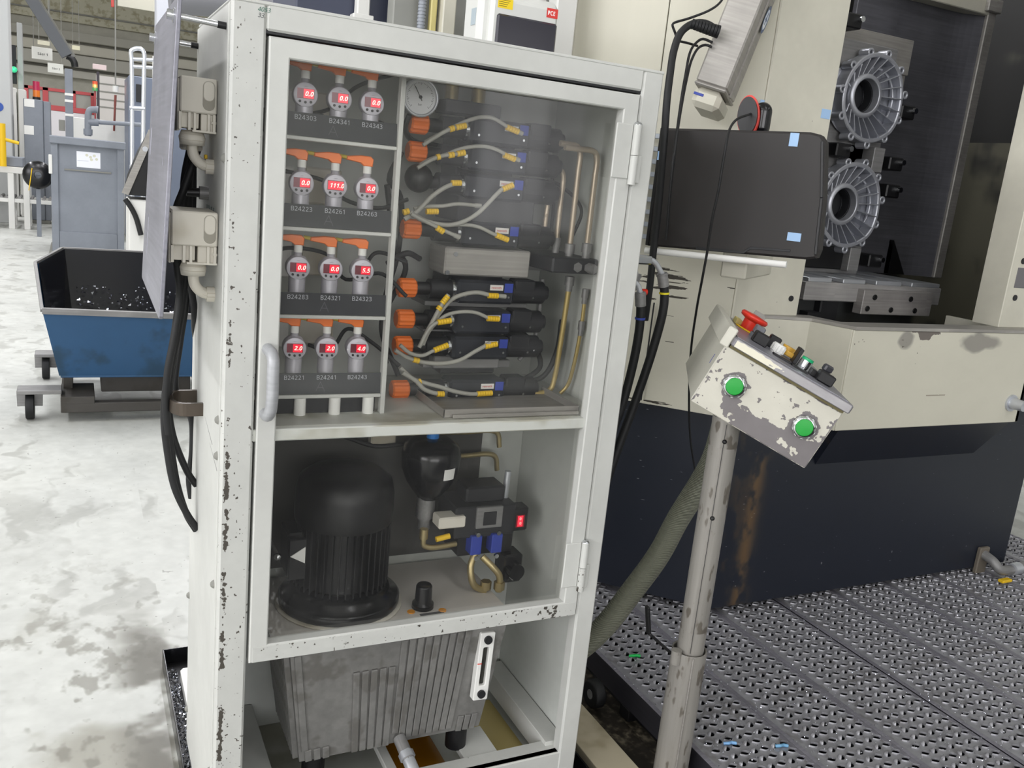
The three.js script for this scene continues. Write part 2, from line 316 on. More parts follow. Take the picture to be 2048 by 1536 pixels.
const cab = local('hydraulic_cabinet', 'white hydraulic cabinet with a windowed door, chipped along its left front corner', 'cabinet');
{
  // posts and rails of the front: the opening is stepped around the door
  new MB().bb(0.0, DX0 - 0.004, CB, CT, -0.03, 0, 0.004).build('corner_post', M_post, cab);
  new MB().bb(DX1 + 0.004, CW, CB, CT, -0.03, 0, 0.004).build('corner_post', M.cab, cab);
  new MB().bb(DX0 - 0.004, DX1 + 0.004, DY1 + 0.007, CT, -0.03, 0, 0.003).build('top_rail', M.cab, cab);
  new MB().bb(0.0, CW, CT - 0.004, CT + 0.002, -CD, 0.001, 0.002).build('top_panel', M.cab, cab);
  new MB().bb(-0.002, 0.004, CB, CT - 0.006, -CD, -0.012, 0.001).build('side_panel', M.cab, cab);
  new MB().bb(CW - 0.012, CW, CB, CT - 0.006, -CD, -0.03, 0.001).build('side_panel', M.cabIn, cab);
  new MB().bb(0.004, CW - 0.012, CB, CT - 0.006, -CD, -CD + 0.008, 0.001).build('back_panel', M.cabIn, cab);
  // seam strip between the side panel and the corner
  for (const [y, z] of [[1.26, -0.012], [0.86, -0.012], [0.8, -0.014], [0.575, -0.02], [0.22, -0.02], [0.77, -0.352], [0.65, -0.352], [0.39, -0.352], [0.13, -0.352]])
    new MB().lathe([[0, 0.006], [0.004, 0.005], [0.006, 0.0025], [0.0075, 0]], -0.002, y, z - 0.008, 'x', 10, [0, 0, Math.PI / 2]).build('screw', M.bgDark, cab);
  // stepped recess of the door opening
  const rec = new MB();
  rec.bb(DX0 - 0.004, DX1 + 0.004, DY1 + 0.003, DY1 + 0.008, -0.028, -0.004, 0.0005);
  rec.build('door_stop', M.dark, cab);
  new MB().bb(0.012, CW - 0.012, 0.826, 0.846, -0.02, -0.004, 0.002).bb(0.012, CW - 0.012, 0.84, 0.846, -CD + 0.01, -0.02, 0.001).build('shelf', M.cabGrime, cab);
  // floor frame with the cut-outs around the tank
  new MB().bb(DX0 - 0.01, DX1 + 0.008, CB, 0.116, -0.02, -0.002, 0.002).bb(0.004, CW - 0.012, 0.1, 0.116, -0.05, -0.004, 0.002)
    .bb(0.5, 0.575, 0.1, 0.114, -0.14, -0.05, 0.001).bb(0.34, 0.36, 0.1, 0.114, -0.3, -0.05, 0.001)
    .bb(0.004, 0.13, 0.1, 0.114, -CD + 0.01, -0.05, 0.001).build('base_frame', M.cab, cab);
  new MB().bb(0.004, CW - 0.012, 0.05, 0.055, -CD + 0.008, -0.022, 0.001).build('drain_floor', M.cabGrime, cab);
  new MB().bar([0.7, 0.1, -0.35], [0.7, 0.1, -0.03], 0.045, 0.05).build('side_rail', M.cab, cab);
  new MB().bb(0.006, 0.62, 0.43, 0.82, -CD + 0.008, -CD + 0.013, 0.001).build('insulation_mat', MS({ color: 0x4b4a47, roughness: 0.9 }), cab);
  for (const [x, z] of [[0.03, -0.03], [0.7, -0.03], [0.03, -0.34], [0.7, -0.34]]) new MB().cyl(0.016, 0.016, 0.05, x, 0.026, z).build('foot', M.black, cab);
  // handwriting on the top rail
  const hw = canvasTex(256, 128, (x, w, h) => { x.clearRect(0, 0, w, h); x.fillStyle = '#1f6a55'; x.font = 'italic 52px sans-serif'; x.fillText('4053', 60, 52); x.fillStyle = '#2a2f33'; x.fillText('33.', 62, 104); });
  const hm = mesh('handwriting', new THREE.PlaneGeometry(0.04, 0.02), MS({ map: hw, roughness: 0.5, transparent: true }), cab); hm.position.set(0.046, 1.4655, 0.0006);
  // the door: frame of four bars round a pane
  const door = new THREE.Group(); door.name = 'door'; cab.add(door);
  const fz0 = -0.022, fz1 = 0.003, WX0 = 0.083, WX1 = 0.66, WY0 = 0.468, WY1 = 1.409;
  const s = poly([[DX0, DY0], [DX1, DY0], [DX1, DY1], [DX0, DY1]]);
  s.holes.push(new THREE.Path([[WX0, WY0], [WX0, WY1], [WX1, WY1], [WX1, WY0]].map(([a, b]) => new THREE.Vector2(a, b))));
  new MB().ext(s, fz1 - fz0, 0, 0, (fz0 + fz1) / 2, 0.002).build('door_frame', M.cab, door);
  new MB().bb(DX0 + 0.006, DX1 - 0.006, DY0 + 0.001, WY0 - 0.003, fz1 - 0.001, fz1 + 0.0006, 0.0003).build('door_rail_face', M_rail, door);
  const pane = MS({}); void pane;
  const dust = tex(512, 512, (u, v) => { const n = fbm(u * 9, v * 9, 16, 151, 5), f = fbm(u * 150, v * 150, 256, 153, 2), s = vnoise(u * 200, v * 200, 256, 155), w = fbm(u * 3, v * 3, 4, 157, 4); let d = 0.004 + 0.008 * sm(0.42, 0.7, n) + 0.01 * f * sm(0.4, 0.6, w); d += 0.22 * sm(0.6, 0.9, f * 0.5 + n * 0.3 + 0.32 * Math.exp(-(u * u * 300)) * Math.exp(-v * v * 60)); if (s > 0.9965) d = 0.45; return g3(255 * (1 - Math.min(0.6, d))); }, 0.6, 0.96, false);
  dust.offset.set(-0.08 / 0.6, -0.46 / 0.96);
  const glass = new THREE.MeshPhysicalMaterial({ color: 0xfcfcfa, roughness: 0.06, transmission: 1, transmissionMap: dust,  thickness: 0, ior: 1.78 });
  mesh('window_pane', boxUV(clean(new THREE.PlaneGeometry(WX1 - WX0 + 0.01, WY1 - WY0 + 0.01)).translate((WX0 + WX1) / 2, (WY0 + WY1) / 2, -0.016)), glass, door);
  // aluminium bow handle
  new MB().tube([[0.066, 0.979, 0.002], [0.066, 0.979, 0.012], [0.0675, 0.977, 0.024], [0.069, 0.968, 0.032], [0.069, 0.95, 0.034], [0.069, 0.905, 0.034], [0.068, 0.887, 0.031], [0.066, 0.877, 0.022], [0.065, 0.875, 0.012], [0.065, 0.875, 0.002]], 0.0095, 60, 12)
    .build('door_handle', MS({ color: 0xe6e8ea, metalness: 0.25, roughness: 0.42, map: T.scratch }), door);
  for (const y of [1.336, 0.545]) {
    const h = new MB(); h.bb(0.648, 0.683, y - 0.044, y + 0.05, 0.002, 0.006, 0.0015);
    h.cyl(0.0075, 0.0075, 0.052, 0.69, y + 0.024, 0.008, 'y', 14);
    const hg = h.build('hinge', M.cab, door);
    new MB().bb(0.693, 0.708, y - 0.05, y + 0.0, 0.0, 0.006, 0.0015).cyl(0.0075, 0.0075, 0.05, 0.69, y - 0.028, 0.008, 'y', 14).build('hinge_leaf', y > 1 ? M.cab : M_post, hg);
    new MB().lathe([[0, 0.006], [0.006, 0.004], [0.0075, 0]], 0.69, y + 0.05, 0.008, 'y', 12).build('pin_head', M.chrome, hg);
  }
}
// ------------------------------------------------------------------ sensor rack
const RX0 = 0.02, RX1 = 0.288, RZ = -0.085, SHY = [1.302, 1.16, 1.0165, 0.879], COLX = [0.13, 0.185, 0.239], ROWY = [1.369, 1.232, 1.0955, 0.96];
const rack = local('sensor_rack', 'white steel rack of four bays holding the pressure sensors behind the door', 'rack');
new MB().bb(0.28, RX1, 0.846, 1.46, RZ - 0.006, RZ + 0.01, 0.001).build('upright', M.cab, rack);
new MB().bb(RX0, RX0 + 0.008, 0.846, 1.46, RZ - 0.006, RZ + 0.01, 0.001).build('upright', M.cab, rack);
const LABELS = [['B24303', 'B24341', 'B24343'], ['B24223', 'B24261', 'B24263'], ['B24283', 'B24321', 'B24323'], ['B24221', 'B24241', 'B24243']];
SHY.forEach((y, r) => {
  new MB().bb(RX0 + 0.008, 0.28, y - 0.003, y + 0.003, -0.125, RZ + 0.008, 0.001).build('shelf', M.cab, rack);
  const t = canvasTex(1024, 144, (x, w, h) => {
    x.fillStyle = '#26282c'; x.fillRect(0, 0, w, h); x.fillStyle = '#bcbec4'; x.font = '40px monospace';
    COLX.forEach((cx, c) => x.fillText(LABELS[r][c], (cx - 0.018 - RX0 - 0.008) / (0.252) * w - 4, 44));
    x.strokeStyle = '#54535a'; x.lineWidth = 4; x.beginPath(); x.moveTo(560, 120); x.lineTo(590, 60); x.lineTo(620, 126); x.moveTo(572, 100); x.lineTo(608, 100); x.stroke();
  });
  const p = mesh('label_strip', chamferBoxUV(0.252, 0.036, 0.002), [M.dark, MS({ map: t, roughness: 0.5 })], rack);
  p.position.set(RX0 + 0.008 + 0.126, y + 0.0215, RZ + 0.001); p.rotation.x = -0.1;
});
new MB().bb(0.03, 0.275, 0.846, 0.876, -0.1, -0.092, 0.001).build('kick_plate', M.dark, rack);
for (const x of [0.14, 0.2, 0.26]) new MB().cyl(0.01, 0.01, 0.03, x, 0.861, -0.085).build('foot', M.white, rack);
// a thin box whose front face carries the whole texture
function chamferBoxUV(w, h, d) {
  const g = new THREE.BoxGeometry(w, h, d); g.groups.forEach((q, i) => { q.materialIndex = i === 4 ? 1 : 0; }); return g;
}
// displays
const DISP = {};
function dispMat(txt) {
  if (DISP[txt]) return DISP[txt];
  const t = canvasTex(128, 72, (x, w, h) => { const gr = x; gr.fillStyle = '#4a0014'; gr.fillRect(0, 0, w, h); gr.fillStyle = '#e0002c'; gr.fillRect(txt.length > 3 ? 4 : 48, 4, txt.length > 3 ? 120 : 76, 64); gr.fillStyle = '#fff0e0'; gr.font = 'italic bold 46px sans-serif'; gr.fillText(txt, txt.length > 3 ? 14 : 56, 52); });
  return DISP[txt] = MS({ color: 0x200004, emissive: 0xffffff, emissiveMap: t, emissiveIntensity: 1.7, roughness: 0.25 });
}
function makeSensor(txt) {
  const s = thing('pressure_sensor', '', 'sensor');
  new MB().lathe([[0, -0.056], [0.0105, -0.056], [0.0118, -0.054], [0.0118, -0.047], [0.0125, -0.046], [0.0138, -0.044], [0.0138, -0.012], [0.012, -0.008], [0, -0.008]], 0, 0, 0, 'y', 20).build('body', M.sensorGrey, s);
  new MB().cyl(0.0105, 0.0105, 0.008, 0, -0.052, 0, 'y', 6).build('hex_nut', M.chrome, s);
  const hd = new MB().lathe([[0, -0.016], [0.0175, -0.016], [0.0192, -0.012], [0.0196, 0], [0.0196, 0.012], [0.018, 0.015], [0, 0.0155]], 0, 0, 0, 'z', 28).build('head', M.sensorGrey, s);
  const dp = new THREE.PlaneGeometry(0.0265, 0.0155); dp.translate(0, 0.0015, 0.0166); mesh('display', dp, dispMat(txt), hd);
  for (const x of [-0.0085, 0, 0.0085]) new MB().cyl(0.0022, 0.002, 0.002, x, -0.0115 + Math.abs(x) * 0.12, 0.016, 'z', 10).build('button', M.dark, hd);
  new MB().lathe([[0.016, 0.012], [0.012, 0.018], [0.0065, 0.02], [0.0065, 0.026], [0, 0.026]], 0, 0, 0, 'y', 16).build('cap', M.sensorGrey, s);
  new MB().cyl(0.0072, 0.0072, 0.012, 0, 0.031, 0, 'y', 10).build('coupling_nut', M.white, s);
  const pl = new MB();
  pl.mat(new THREE.ExtrudeGeometry(poly([[0.007, 0.038], [0.008, 0.048], [0.004, 0.052], [-0.012, 0.0525], [-0.034, 0.0495], [-0.034, 0.0455], [-0.012, 0.0425], [-0.006, 0.038]]), { depth: 0.01, bevelEnabled: true, bevelSize: 0.0012, bevelThickness: 0.002, bevelSegments: 1 }), new THREE.Matrix4().makeTranslation(0, 0, -0.005));
  pl.build('plug', M.orange, s);
  new MB().tube([[-0.03, 0.0475, 0], [-0.036, 0.0485, 0.001], [-0.046, 0.0495, -0.001]], 0.0032, 10, 8).build('lead', M.lead, s);
  return s;
}
const READ = [['0.0', '0.0', '0.0'], ['0.0', '111.0', '0.0'], ['0.0', '0.0', '5.5'], ['2.0', '2.0', '4.0']];
const rowWord = ['top', 'second', 'third', 'lowest'], colWord = ['leftmost', 'middle', 'rightmost'];
const protos = {};
READ.forEach((row, r) => row.forEach((txt, c) => {
  let s = protos[txt];
  s = s ? clone(s) : (protos[txt] = makeSensor(txt));
  s.position.set(COLX[c], ROWY[r], RZ - 0.018); s.rotation.y = -0.12;
  tag(s, `grey pressure sensor reading ${txt} in red, ${colWord[c]} in the ${rowWord[r]} bay above ${LABELS[r][c]}`, 'sensor', 'pressure sensors in the rack');
}));
// black cables behind the sensors
[[[0.3, 1.43, -0.1], [0.24, 1.4, -0.2], [0.2, 1.36, -0.21], [0.15, 1.34, -0.2], [0.1, 1.29, -0.16]],
  [[0.3, 1.32, -0.12], [0.27, 1.345, -0.16], [0.21, 1.335, -0.17], [0.16, 1.345, -0.16], [0.1, 1.335, -0.15]],
  [[0.32, 1.22, -0.12], [0.28, 1.2, -0.15], [0.22, 1.21, -0.17], [0.19, 1.235, -0.17], [0.1, 1.25, -0.16]],
  [[0.33, 1.05, -0.12], [0.29, 1.085, -0.15], [0.23, 1.07, -0.17], [0.2, 1.11, -0.17], [0.13, 1.12, -0.17], [0.09, 1.11, -0.15]],
  [[0.33, 1.11, -0.13], [0.28, 1.12, -0.16], [0.26, 1.07, -0.17], [0.25, 1.04, -0.15]],
  [[0.33, 0.92, -0.13], [0.28, 0.96, -0.16], [0.24, 0.98, -0.17], [0.21, 0.94, -0.17], [0.17, 0.95, -0.17]]].forEach((p, i) => {
  tag(new MB().tube(p, 0.0035, 40, 8).build('sensor_cable', M.rubber, scene), ['thin black cable crossing behind the top sensor bay under the roof', 'thin black cable crossing behind the top bay at display height', 'thin black cable crossing behind the second sensor bay', 'thin black cable looping behind the third sensor bay', 'short black cable bending down beside the right end of the third bay', 'thin black cable rising behind the lowest sensor bay'][i], 'cable', 'cables behind the sensors');
});
// pale terminal blocks behind the bays
[1.36, 1.225, 1.09, 0.955].forEach((y, r) => { const t = local('terminal_box', `pale terminal box on the cabinet back behind the ${rowWord[r]} sensor bay`, 'terminal box', 'terminal boxes behind the sensors');
  new MB().bb(0.1, 0.165, y - 0.04, y + 0.03, -0.363, -0.31, 0.003).build('housing', M.white, t); new MB().bb(0.185, 0.255, y - 0.035, y + 0.032, -0.363, -0.32, 0.003).build('cover', M.greyPlastic, t); });
// ------------------------------------------------------------------ gauge
{
  const g = local('pressure_gauge', 'round steel pressure gauge with a white dial at the top of the cabinet', 'gauge');
  const gx = 0.339, gy = 1.394, gz = -0.15;
  new MB().lathe([[0, -0.03], [0.03, -0.03], [0.031, 0.0], [0.0335, 0.001], [0.0335, 0.006], [0.03, 0.0075], [0.0285, 0.004]], gx, gy, gz, 'z', 36).build('case', M.steel, g);
  const t = canvasTex(256, 256, (x, w) => {
    x.fillStyle = '#d8d9da'; x.fillRect(0, 0, w, w); x.translate(128, 128); x.strokeStyle = '#444'; x.fillStyle = '#444'; x.lineWidth = 3;
    for (let i = 0; i <= 40; i++) { const a = Math.PI * (0.75 + 1.5 * i / 40), r = i % 5 ? 100 : 90; x.beginPath(); x.moveTo(Math.cos(a) * 108, Math.sin(a) * 108); x.lineTo(Math.cos(a) * r, Math.sin(a) * r); x.stroke(); }
    x.font = '22px sans-serif'; x.fillText('bar', -16, 62);
  });
  const d = mesh('dial', new THREE.CircleGeometry(0.029, 32), MS({ map: t, roughness: 0.5 }), g); d.position.set(gx, gy, gz + 0.003);
  new MB().bar([gx + 0.003, gy - 0.006, gz + 0.0045], [gx - 0.011, gy + 0.017, gz + 0.0045], 0.0022, 0.001).cyl(0.003, 0.003, 0.002, gx, gy, gz + 0.0045, 'z', 10).build('needle', M.black, g);
  new MB().tube([[gx - 0.01, gy - 0.03, gz - 0.02], [gx - 0.012, gy - 0.05, gz - 0.03], [gx + 0.01, gy - 0.07, gz - 0.06], [gx + 0.08, gy - 0.075, gz - 0.1]], 0.005, 30, 8).build('stem', M.dark, g);
}
// ------------------------------------------------------------------ valve bank
const VY = [1.352, 1.303, 1.252, 1.165, 1.056, 0.997, 0.946, 0.86], VZ = -0.19;
{
  const b = local('valve_manifold', 'dark steel manifold column carrying the stacked hydraulic valves', 'manifold');
  new MB().bb(0.45, 0.57, 0.88, 1.13, -0.31, -0.23, 0.002).bb(0.45, 0.57, 1.2, 1.375, -0.31, -0.23, 0.002).build('block', M.dark, b);
  new MB().bb(0.42, 0.6, 1.085, 1.138, -0.26, -0.175, 0.003).build('middle_plate', M.stainless, b);
  new MB().bb(0.405, 0.515, 1.378, 1.402, -0.25, -0.19, 0.002).build('top_plate', M.dark, b);
  for (const [x, y] of [[0.426, 1.09], [0.44, 1.125]]) new MB().cyl(0.0042, 0.0042, 0.004, x, y, -0.173, 'z', 12).build('bolt', M.chrome, b);
  new MB().bb(0.4, 0.62, 1.02, 1.0295, -0.29, -0.21, 0.001).bb(0.4, 0.62, 0.97, 0.974, -0.29, -0.21, 0.001).bb(0.41, 0.6, 0.895, 0.91, -0.29, -0.22, 0.001).build('spacer', M.steelDull, b);
  new MB().bb(0.44, 0.6, 1.185, 1.235, -0.3, -0.18, 0.003).build('relief_block', M.dark, b);
  new MB().bb(0.42, 0.56, 0.9, 0.925, -0.22, -0.19, 0.002).build('lower_block', M.steelDull, b);
}
for (const [i, x] of [[0, 0.425], [1, 0.479]]) {
  const f = local('brass_fitting', ['left brass screw fitting on top of the valve manifold', 'right brass screw fitting on top of the valve manifold'][i], 'fitting', 'brass fittings on the manifold');
  new MB().cyl(0.013, 0.013, 0.026, x, 1.415, -0.22, 'y', 6).build('nut', M.brass, f); new MB().cyl(0.009, 0.0095, 0.03, x, 1.443, -0.22, 'y', 16).build('neck', M.brass, f);
}
const redLabel = canvasTex(128, 48, (x, w, h) => { x.fillStyle = '#d9d6d2'; x.fillRect(0, 0, w, h); x.fillStyle = '#b9443a'; x.font = 'bold 27px sans-serif'; x.fillText('rexroth', 14, 34); });
const M_red = MS({ map: redLabel, roughness: 0.5 });
const M_valve = MS({ color: 0x1c1f27, roughness: 0.32 }), M_coil = MS({ color: 0x15161a, roughness: 0.5 });
function makeValve(knob) {
  const v = thing('hydraulic_valve', '', 'valve');
  new MB().box(0.12, 0.045, 0.052, 0.075, 0, 0, 0.005).build('body', M_valve, v);
  new MB().cyl(0.0225, 0.0225, 0.078, 0.168, 0, 0, 'x', 22).cyl(0.014, 0.014, 0.014, 0.211, 0, 0, 'x', 16).box(0.044, 0.034, 0.036, 0.16, 0.009, 0.004, 0.003).build('solenoid', M_coil, v);
  new MB().cyl(0.019, 0.019, 0.05, -0.01, 0, 0, 'x', 20).build('coil', M_coil, v);
  new MB().cyl(0.0198, 0.0198, 0.007, 0.012, 0, 0, 'x', 20).build('collar', M.chrome, v);
  const l = mesh('label', new THREE.PlaneGeometry(0.028, 0.0105), M_red, v); l.position.set(0.095, 0.01, 0.0266);
  new MB().box(0.018, 0.018, 0.002, 0.121, 0.01, 0.0265, 0.0005).build('blue_plate', M.blue, v);
  for (const x of [0.03, 0.122, 0.178]) new MB().cyl(0.0024, 0.0024, 0.002, x, -0.008, x > 0.15 ? 0.0228 : 0.0266, 'z', 8).build('screw', M.chrome, v);
  if (knob) {
    new MB().cyl(0.0125, 0.0125, 0.03, -0.05, 0, 0, 'x', 16).build('spindle', M.black, v);
    const s = new THREE.Shape(); for (let i = 0; i <= 48; i++) { const a = i / 48 * Math.PI * 2, r = 0.0172 + 0.0009 * Math.cos(a * 12); i ? s.lineTo(r * Math.cos(a), r * Math.sin(a)) : s.moveTo(r, 0); }
    new MB().ext(s, 0.034, -0.078, 0, 0, 0.003, [0, Math.PI / 2, 0]).build('knob', M.orange, v);
  } else new MB().add(new THREE.SphereGeometry(0.026, 20, 14), [-0.07, 0.005, 0]).cyl(0.012, 0.012, 0.04, -0.035, 0, 0, 'x', 14).build('round_cap', M.black, v);
  return v;
}
const valveLabels = ['topmost black hydraulic valve with an orange knob, below the gauge', 'second black hydraulic valve from the top with an orange knob', 'black hydraulic valve with a round black cap instead of a knob, third from the top', 'black hydraulic valve with an orange knob just above the grey middle plate', 'black hydraulic valve with an orange knob just below the grey middle plate', 'third black hydraulic valve from the bottom with an orange knob', 'second black hydraulic valve from the bottom with an orange knob', 'lowest black hydraulic valve with an orange knob, over the drip pan'];
let vk = null;
VY.forEach((y, i) => {
  const v = i === 2 ? makeValve(false) : vk ? clone(vk) : (vk = makeValve(true));
  v.position.set(0.432, y, VZ); v.scale.set(1.0, 1, 1); tag(v, valveLabels[i], 'valve', 'stacked hydraulic valves');
});
// ------------------------------------------------------------------ grey valve cables with yellow markers (paths traced in metres inside the cabinet)
function sleeve(parent, A, B, r = 0.0055) {
  const m = new MB(), d = B.clone().sub(A), n = Math.max(1, Math.round(d.length() / 0.005));
  for (let k = 0; k < n; k++) m.rod(A.clone().addScaledVector(d, (k + 0.06) / n), A.clone().addScaledVector(d, (k + 0.94) / n), r, 10);
  m.build('marker_sleeve', M.yellow, parent);
}
function valveCable(label, px, z, marks, r = 0.0036) {
  const o = local('valve_cable', label, 'cable', 'grey cables of the valves');
  const pts = px.map(([x, y, dz = 0]) => PX(x, y, z + dz));
  new MB().tube(pts, r, px.length * 9, 8).build('sheath', M.cable, o);
  for (const [a, b] of marks) sleeve(o, PX(...a, z + 0.001), PX(...b, z + 0.001));
  const e = pts[pts.length - 1], f = pts[pts.length - 2];
  new MB().rod(e, e.clone().addScaledVector(e.clone().sub(f).normalize(), 0.012), 0.0045, 10).build('connector', M.cable, o);
}
const vz = -0.15;
valveCable('grey cable arching over the topmost valve to its yellow marked plug', [[850, 285], [880, 268], [915, 250], [945, 238], [965, 234], [985, 236], [1005, 247], [1020, 257], [1034, 263]], vz, [[[1013, 254], [1037, 264]]]);
valveCable('short grey cable with two yellow markers ending on the topmost valve', [[846, 290], [868, 276], [890, 263], [906, 256], [922, 253]], vz + 0.006, [[[899, 259], [908, 256]], [[912, 255], [932, 251]]]);
valveCable('grey cable arching over the second valve to its yellow plug', [[840, 330], [862, 318], [890, 310], [915, 300], [940, 294], [970, 293], [995, 300], [1012, 309], [1028, 316]], vz, [[[1008, 310], [1030, 319]]]);
valveCable('short grey cable with yellow markers ending on the second valve', [[835, 336], [858, 322], [880, 313], [905, 309], [918, 308]], vz + 0.006, [[[873, 315], [880, 313]], [[897, 311], [908, 309]], [[914, 308], [930, 305]]]);
valveCable('grey cable sweeping down from the third valve to the left', [[912, 366], [890, 375], [865, 392], [845, 412], [832, 425], [820, 432]], vz, [[[903, 366], [922, 366]], [[806, 425], [818, 422]]], 0.0042);
valveCable('long grey cable rising right across the stack to a high yellow plug', [[820, 424], [840, 438], [870, 447], [900, 450], [930, 442], [955, 427], [975, 408], [992, 390], [1005, 378], [1016, 375]], vz + 0.004, [[[1005, 379], [1026, 370]]], 0.0042);
valveCable('grey cable running flat across the middle of the upper stack', [[828, 418], [850, 413], [885, 412], [915, 408], [950, 411]], vz - 0.01, [[[852, 423], [876, 423]]]);
valveCable('grey cable bending to the yellow plug above the grey middle plate', [[830, 430], [860, 445], [890, 449], [935, 450], [960, 455], [985, 467], [1000, 473]], vz, [[[992, 470], [1016, 480]]]);
valveCable('short grey cable with one yellow marker beside the fourth orange knob', [[822, 428], [845, 440], [866, 450], [890, 462], [908, 470]], vz + 0.008, [[[873, 455], [887, 464]]]);
valveCable('grey cable arching to the valve just below the middle plate', [[842, 690], [858, 660], [880, 625], [905, 598], [930, 588], [955, 585], [980, 590], [1000, 592]], vz, [[[976, 591], [996, 592]]], 0.0042);
valveCable('grey cable with a yellow marker rising beside the fifth valve', [[838, 695], [856, 660], [872, 630], [882, 612], [890, 600]], vz + 0.007, [[[884, 607], [896, 592]], [[876, 620], [881, 613]]], 0.0042);
valveCable('grey cable arching low to the third valve from the bottom', [[846, 690], [860, 660], [890, 632], [920, 624], [950, 625], [975, 635]], vz + 0.003, [[[974, 637], [998, 638]]]);
valveCable('short grey cable with a wide yellow sleeve at the third valve from the bottom', [[840, 692], [852, 668], [866, 650], [882, 643], [895, 641]], vz + 0.012, [[[875, 645], [902, 641]]]);
valveCable('grey cable swinging down and up to the second lowest valve', [[790, 700], [815, 715], [850, 725], [885, 727], [920, 720], [950, 703], [970, 692]], vz, [[[970, 693], [994, 688]], [[826, 719], [838, 722]]], 0.0042);
valveCable('short grey cable with a wide yellow sleeve at the second lowest valve', [[800, 690], [820, 706], [845, 711], [866, 702], [880, 698]], vz + 0.008, [[[868, 701], [896, 690]]]);
valveCable('grey cable sagging to the right yellow plug of the lowest valve', [[800, 735], [825, 757], [850, 766], [880, 774], [910, 783], [940, 788], [955, 788]], vz, [[[954, 788], [984, 786]], [[832, 765], [842, 762]]], 0.0042);
valveCable('short grey cable sagging to the left yellow plug of the lowest valve', [[805, 745], [832, 762], [848, 778], [868, 786], [876, 787]], vz + 0.008, [[[874, 788], [888, 788]]], 0.0042);
// ------------------------------------------------------------------ steel pipes and fittings on the right
function steelPipe(label, pts, r, mat, nuts = []) {
  const o = local('steel_pipe', label, 'pipe', 'bent pipes beside the valves');
  new MB().tube(pts, r, pts.length * 10, 12).build('pipe', mat, o);
  for (const [x, y, z] of nuts) { new MB().cyl(r * 1.75, r * 1.75, 0.018, x, y, z, 'y', 6).build('union_nut', M.steelDull, o); new MB().cyl(r * 1.35, r * 1.35, 0.012, x, y - 0.015, z, 'y', 12).build('nipple', M.steelDull, o); }
}
const bend = (x0, x1, yT, yB, z) => [[x0, yT, z], [x0 + (x1 - x0) * 0.6, yT, z], [x1 - 0.016, yT, z], [x1 - 0.005, yT - 0.004, z], [x1, yT - 0.016, z], [x1, yT - 0.05, z], [x1, (yT + yB) / 2, z], [x1, yB, z]];
steelPipe('bent steel pipe leaving the topmost valve, inner one of the tall pair', bend(0.63, 0.676, 1.347, 1.16, -0.16), 0.0058, M.pipe, [[0.676, 1.15, -0.16]]);
steelPipe('bent steel pipe leaving the topmost valve, outermost by the cabinet wall', bend(0.63, 0.703, 1.34, 1.165, -0.14), 0.0058, M.pipe, [[0.703, 1.155, -0.14]]);
steelPipe('bent steel pipe leaving the second valve and turning down', bend(0.625, 0.664, 1.3, 1.165, -0.195), 0.0055, M.pipe, [[0.664, 1.158, -0.195]]);
steelPipe('short bent steel pipe leaving the third valve', bend(0.615, 0.637, 1.254, 1.17, -0.2), 0.005, M.pipe, [[0.637, 1.165, -0.2]]);
steelPipe('long yellowed pipe running down the right of the lower valves', [[0.69, 1.09, -0.17], [0.69, 1.07, -0.17], [0.688, 0.95, -0.175], [0.686, 0.88, -0.18], [0.68, 0.858, -0.18], [0.66, 0.85, -0.18], [0.62, 0.85, -0.19]], 0.0055, M.yellowPipe, [[0.69, 1.085, -0.17]]);
steelPipe('yellowed pipe ending in a ball fitting by the right wall', [[0.712, 1.07, -0.14], [0.712, 1.0, -0.14], [0.71, 0.91, -0.15], [0.707, 0.87, -0.16], [0.695, 0.852, -0.165]], 0.004, M.yellowPipe, [[0.712, 1.065, -0.14], [0.712, 1.0, -0.14]]);
steelPipe('thin grey pipe behind the yellowed pipe, curving to the lowest valve', [[0.655, 1.08, -0.22], [0.655, 1.0, -0.22], [0.648, 0.945, -0.22], [0.62, 0.91, -0.22]], 0.0045, M.steelDull);
{
  const f = local('fitting_block', 'dark fitting block with brass nuts under the bent pipes', 'fitting');
  new MB().bb(0.62, 0.722, 1.105, 1.135, -0.28, -0.12, 0.003).build('block', M.dark, f);
  for (const [x, z] of [[0.64, -0.2], [0.663, -0.195], [0.676, -0.15], [0.7, -0.13]]) new MB().cyl(0.01, 0.01, 0.022, x, 1.118, z + 0.02, 'z', 6).build('nut', M.steelDull, f);
  new MB().bb(0.61, 0.722, 1.09, 1.104, -0.36, -0.282, 0.002).build('bracket', M.steelDull, f);
}
for (const [p, l] of [[[[0.62, 1.26, -0.24], [0.66, 1.275, -0.24], [0.69, 1.26, -0.22], [0.705, 1.225, -0.18], [0.69, 1.17, -0.18]], 'black sensor cable with a tie beside the tall pipes'], [[[0.61, 1.33, -0.25], [0.65, 1.32, -0.25], [0.675, 1.26, -0.25], [0.68, 1.18, -0.25]], 'thin black cable dropping behind the bent pipes']])
  tag(new MB().tube(p, 0.0035, 40, 8).build('sensor_cable', M.rubber, scene), l, 'cable');
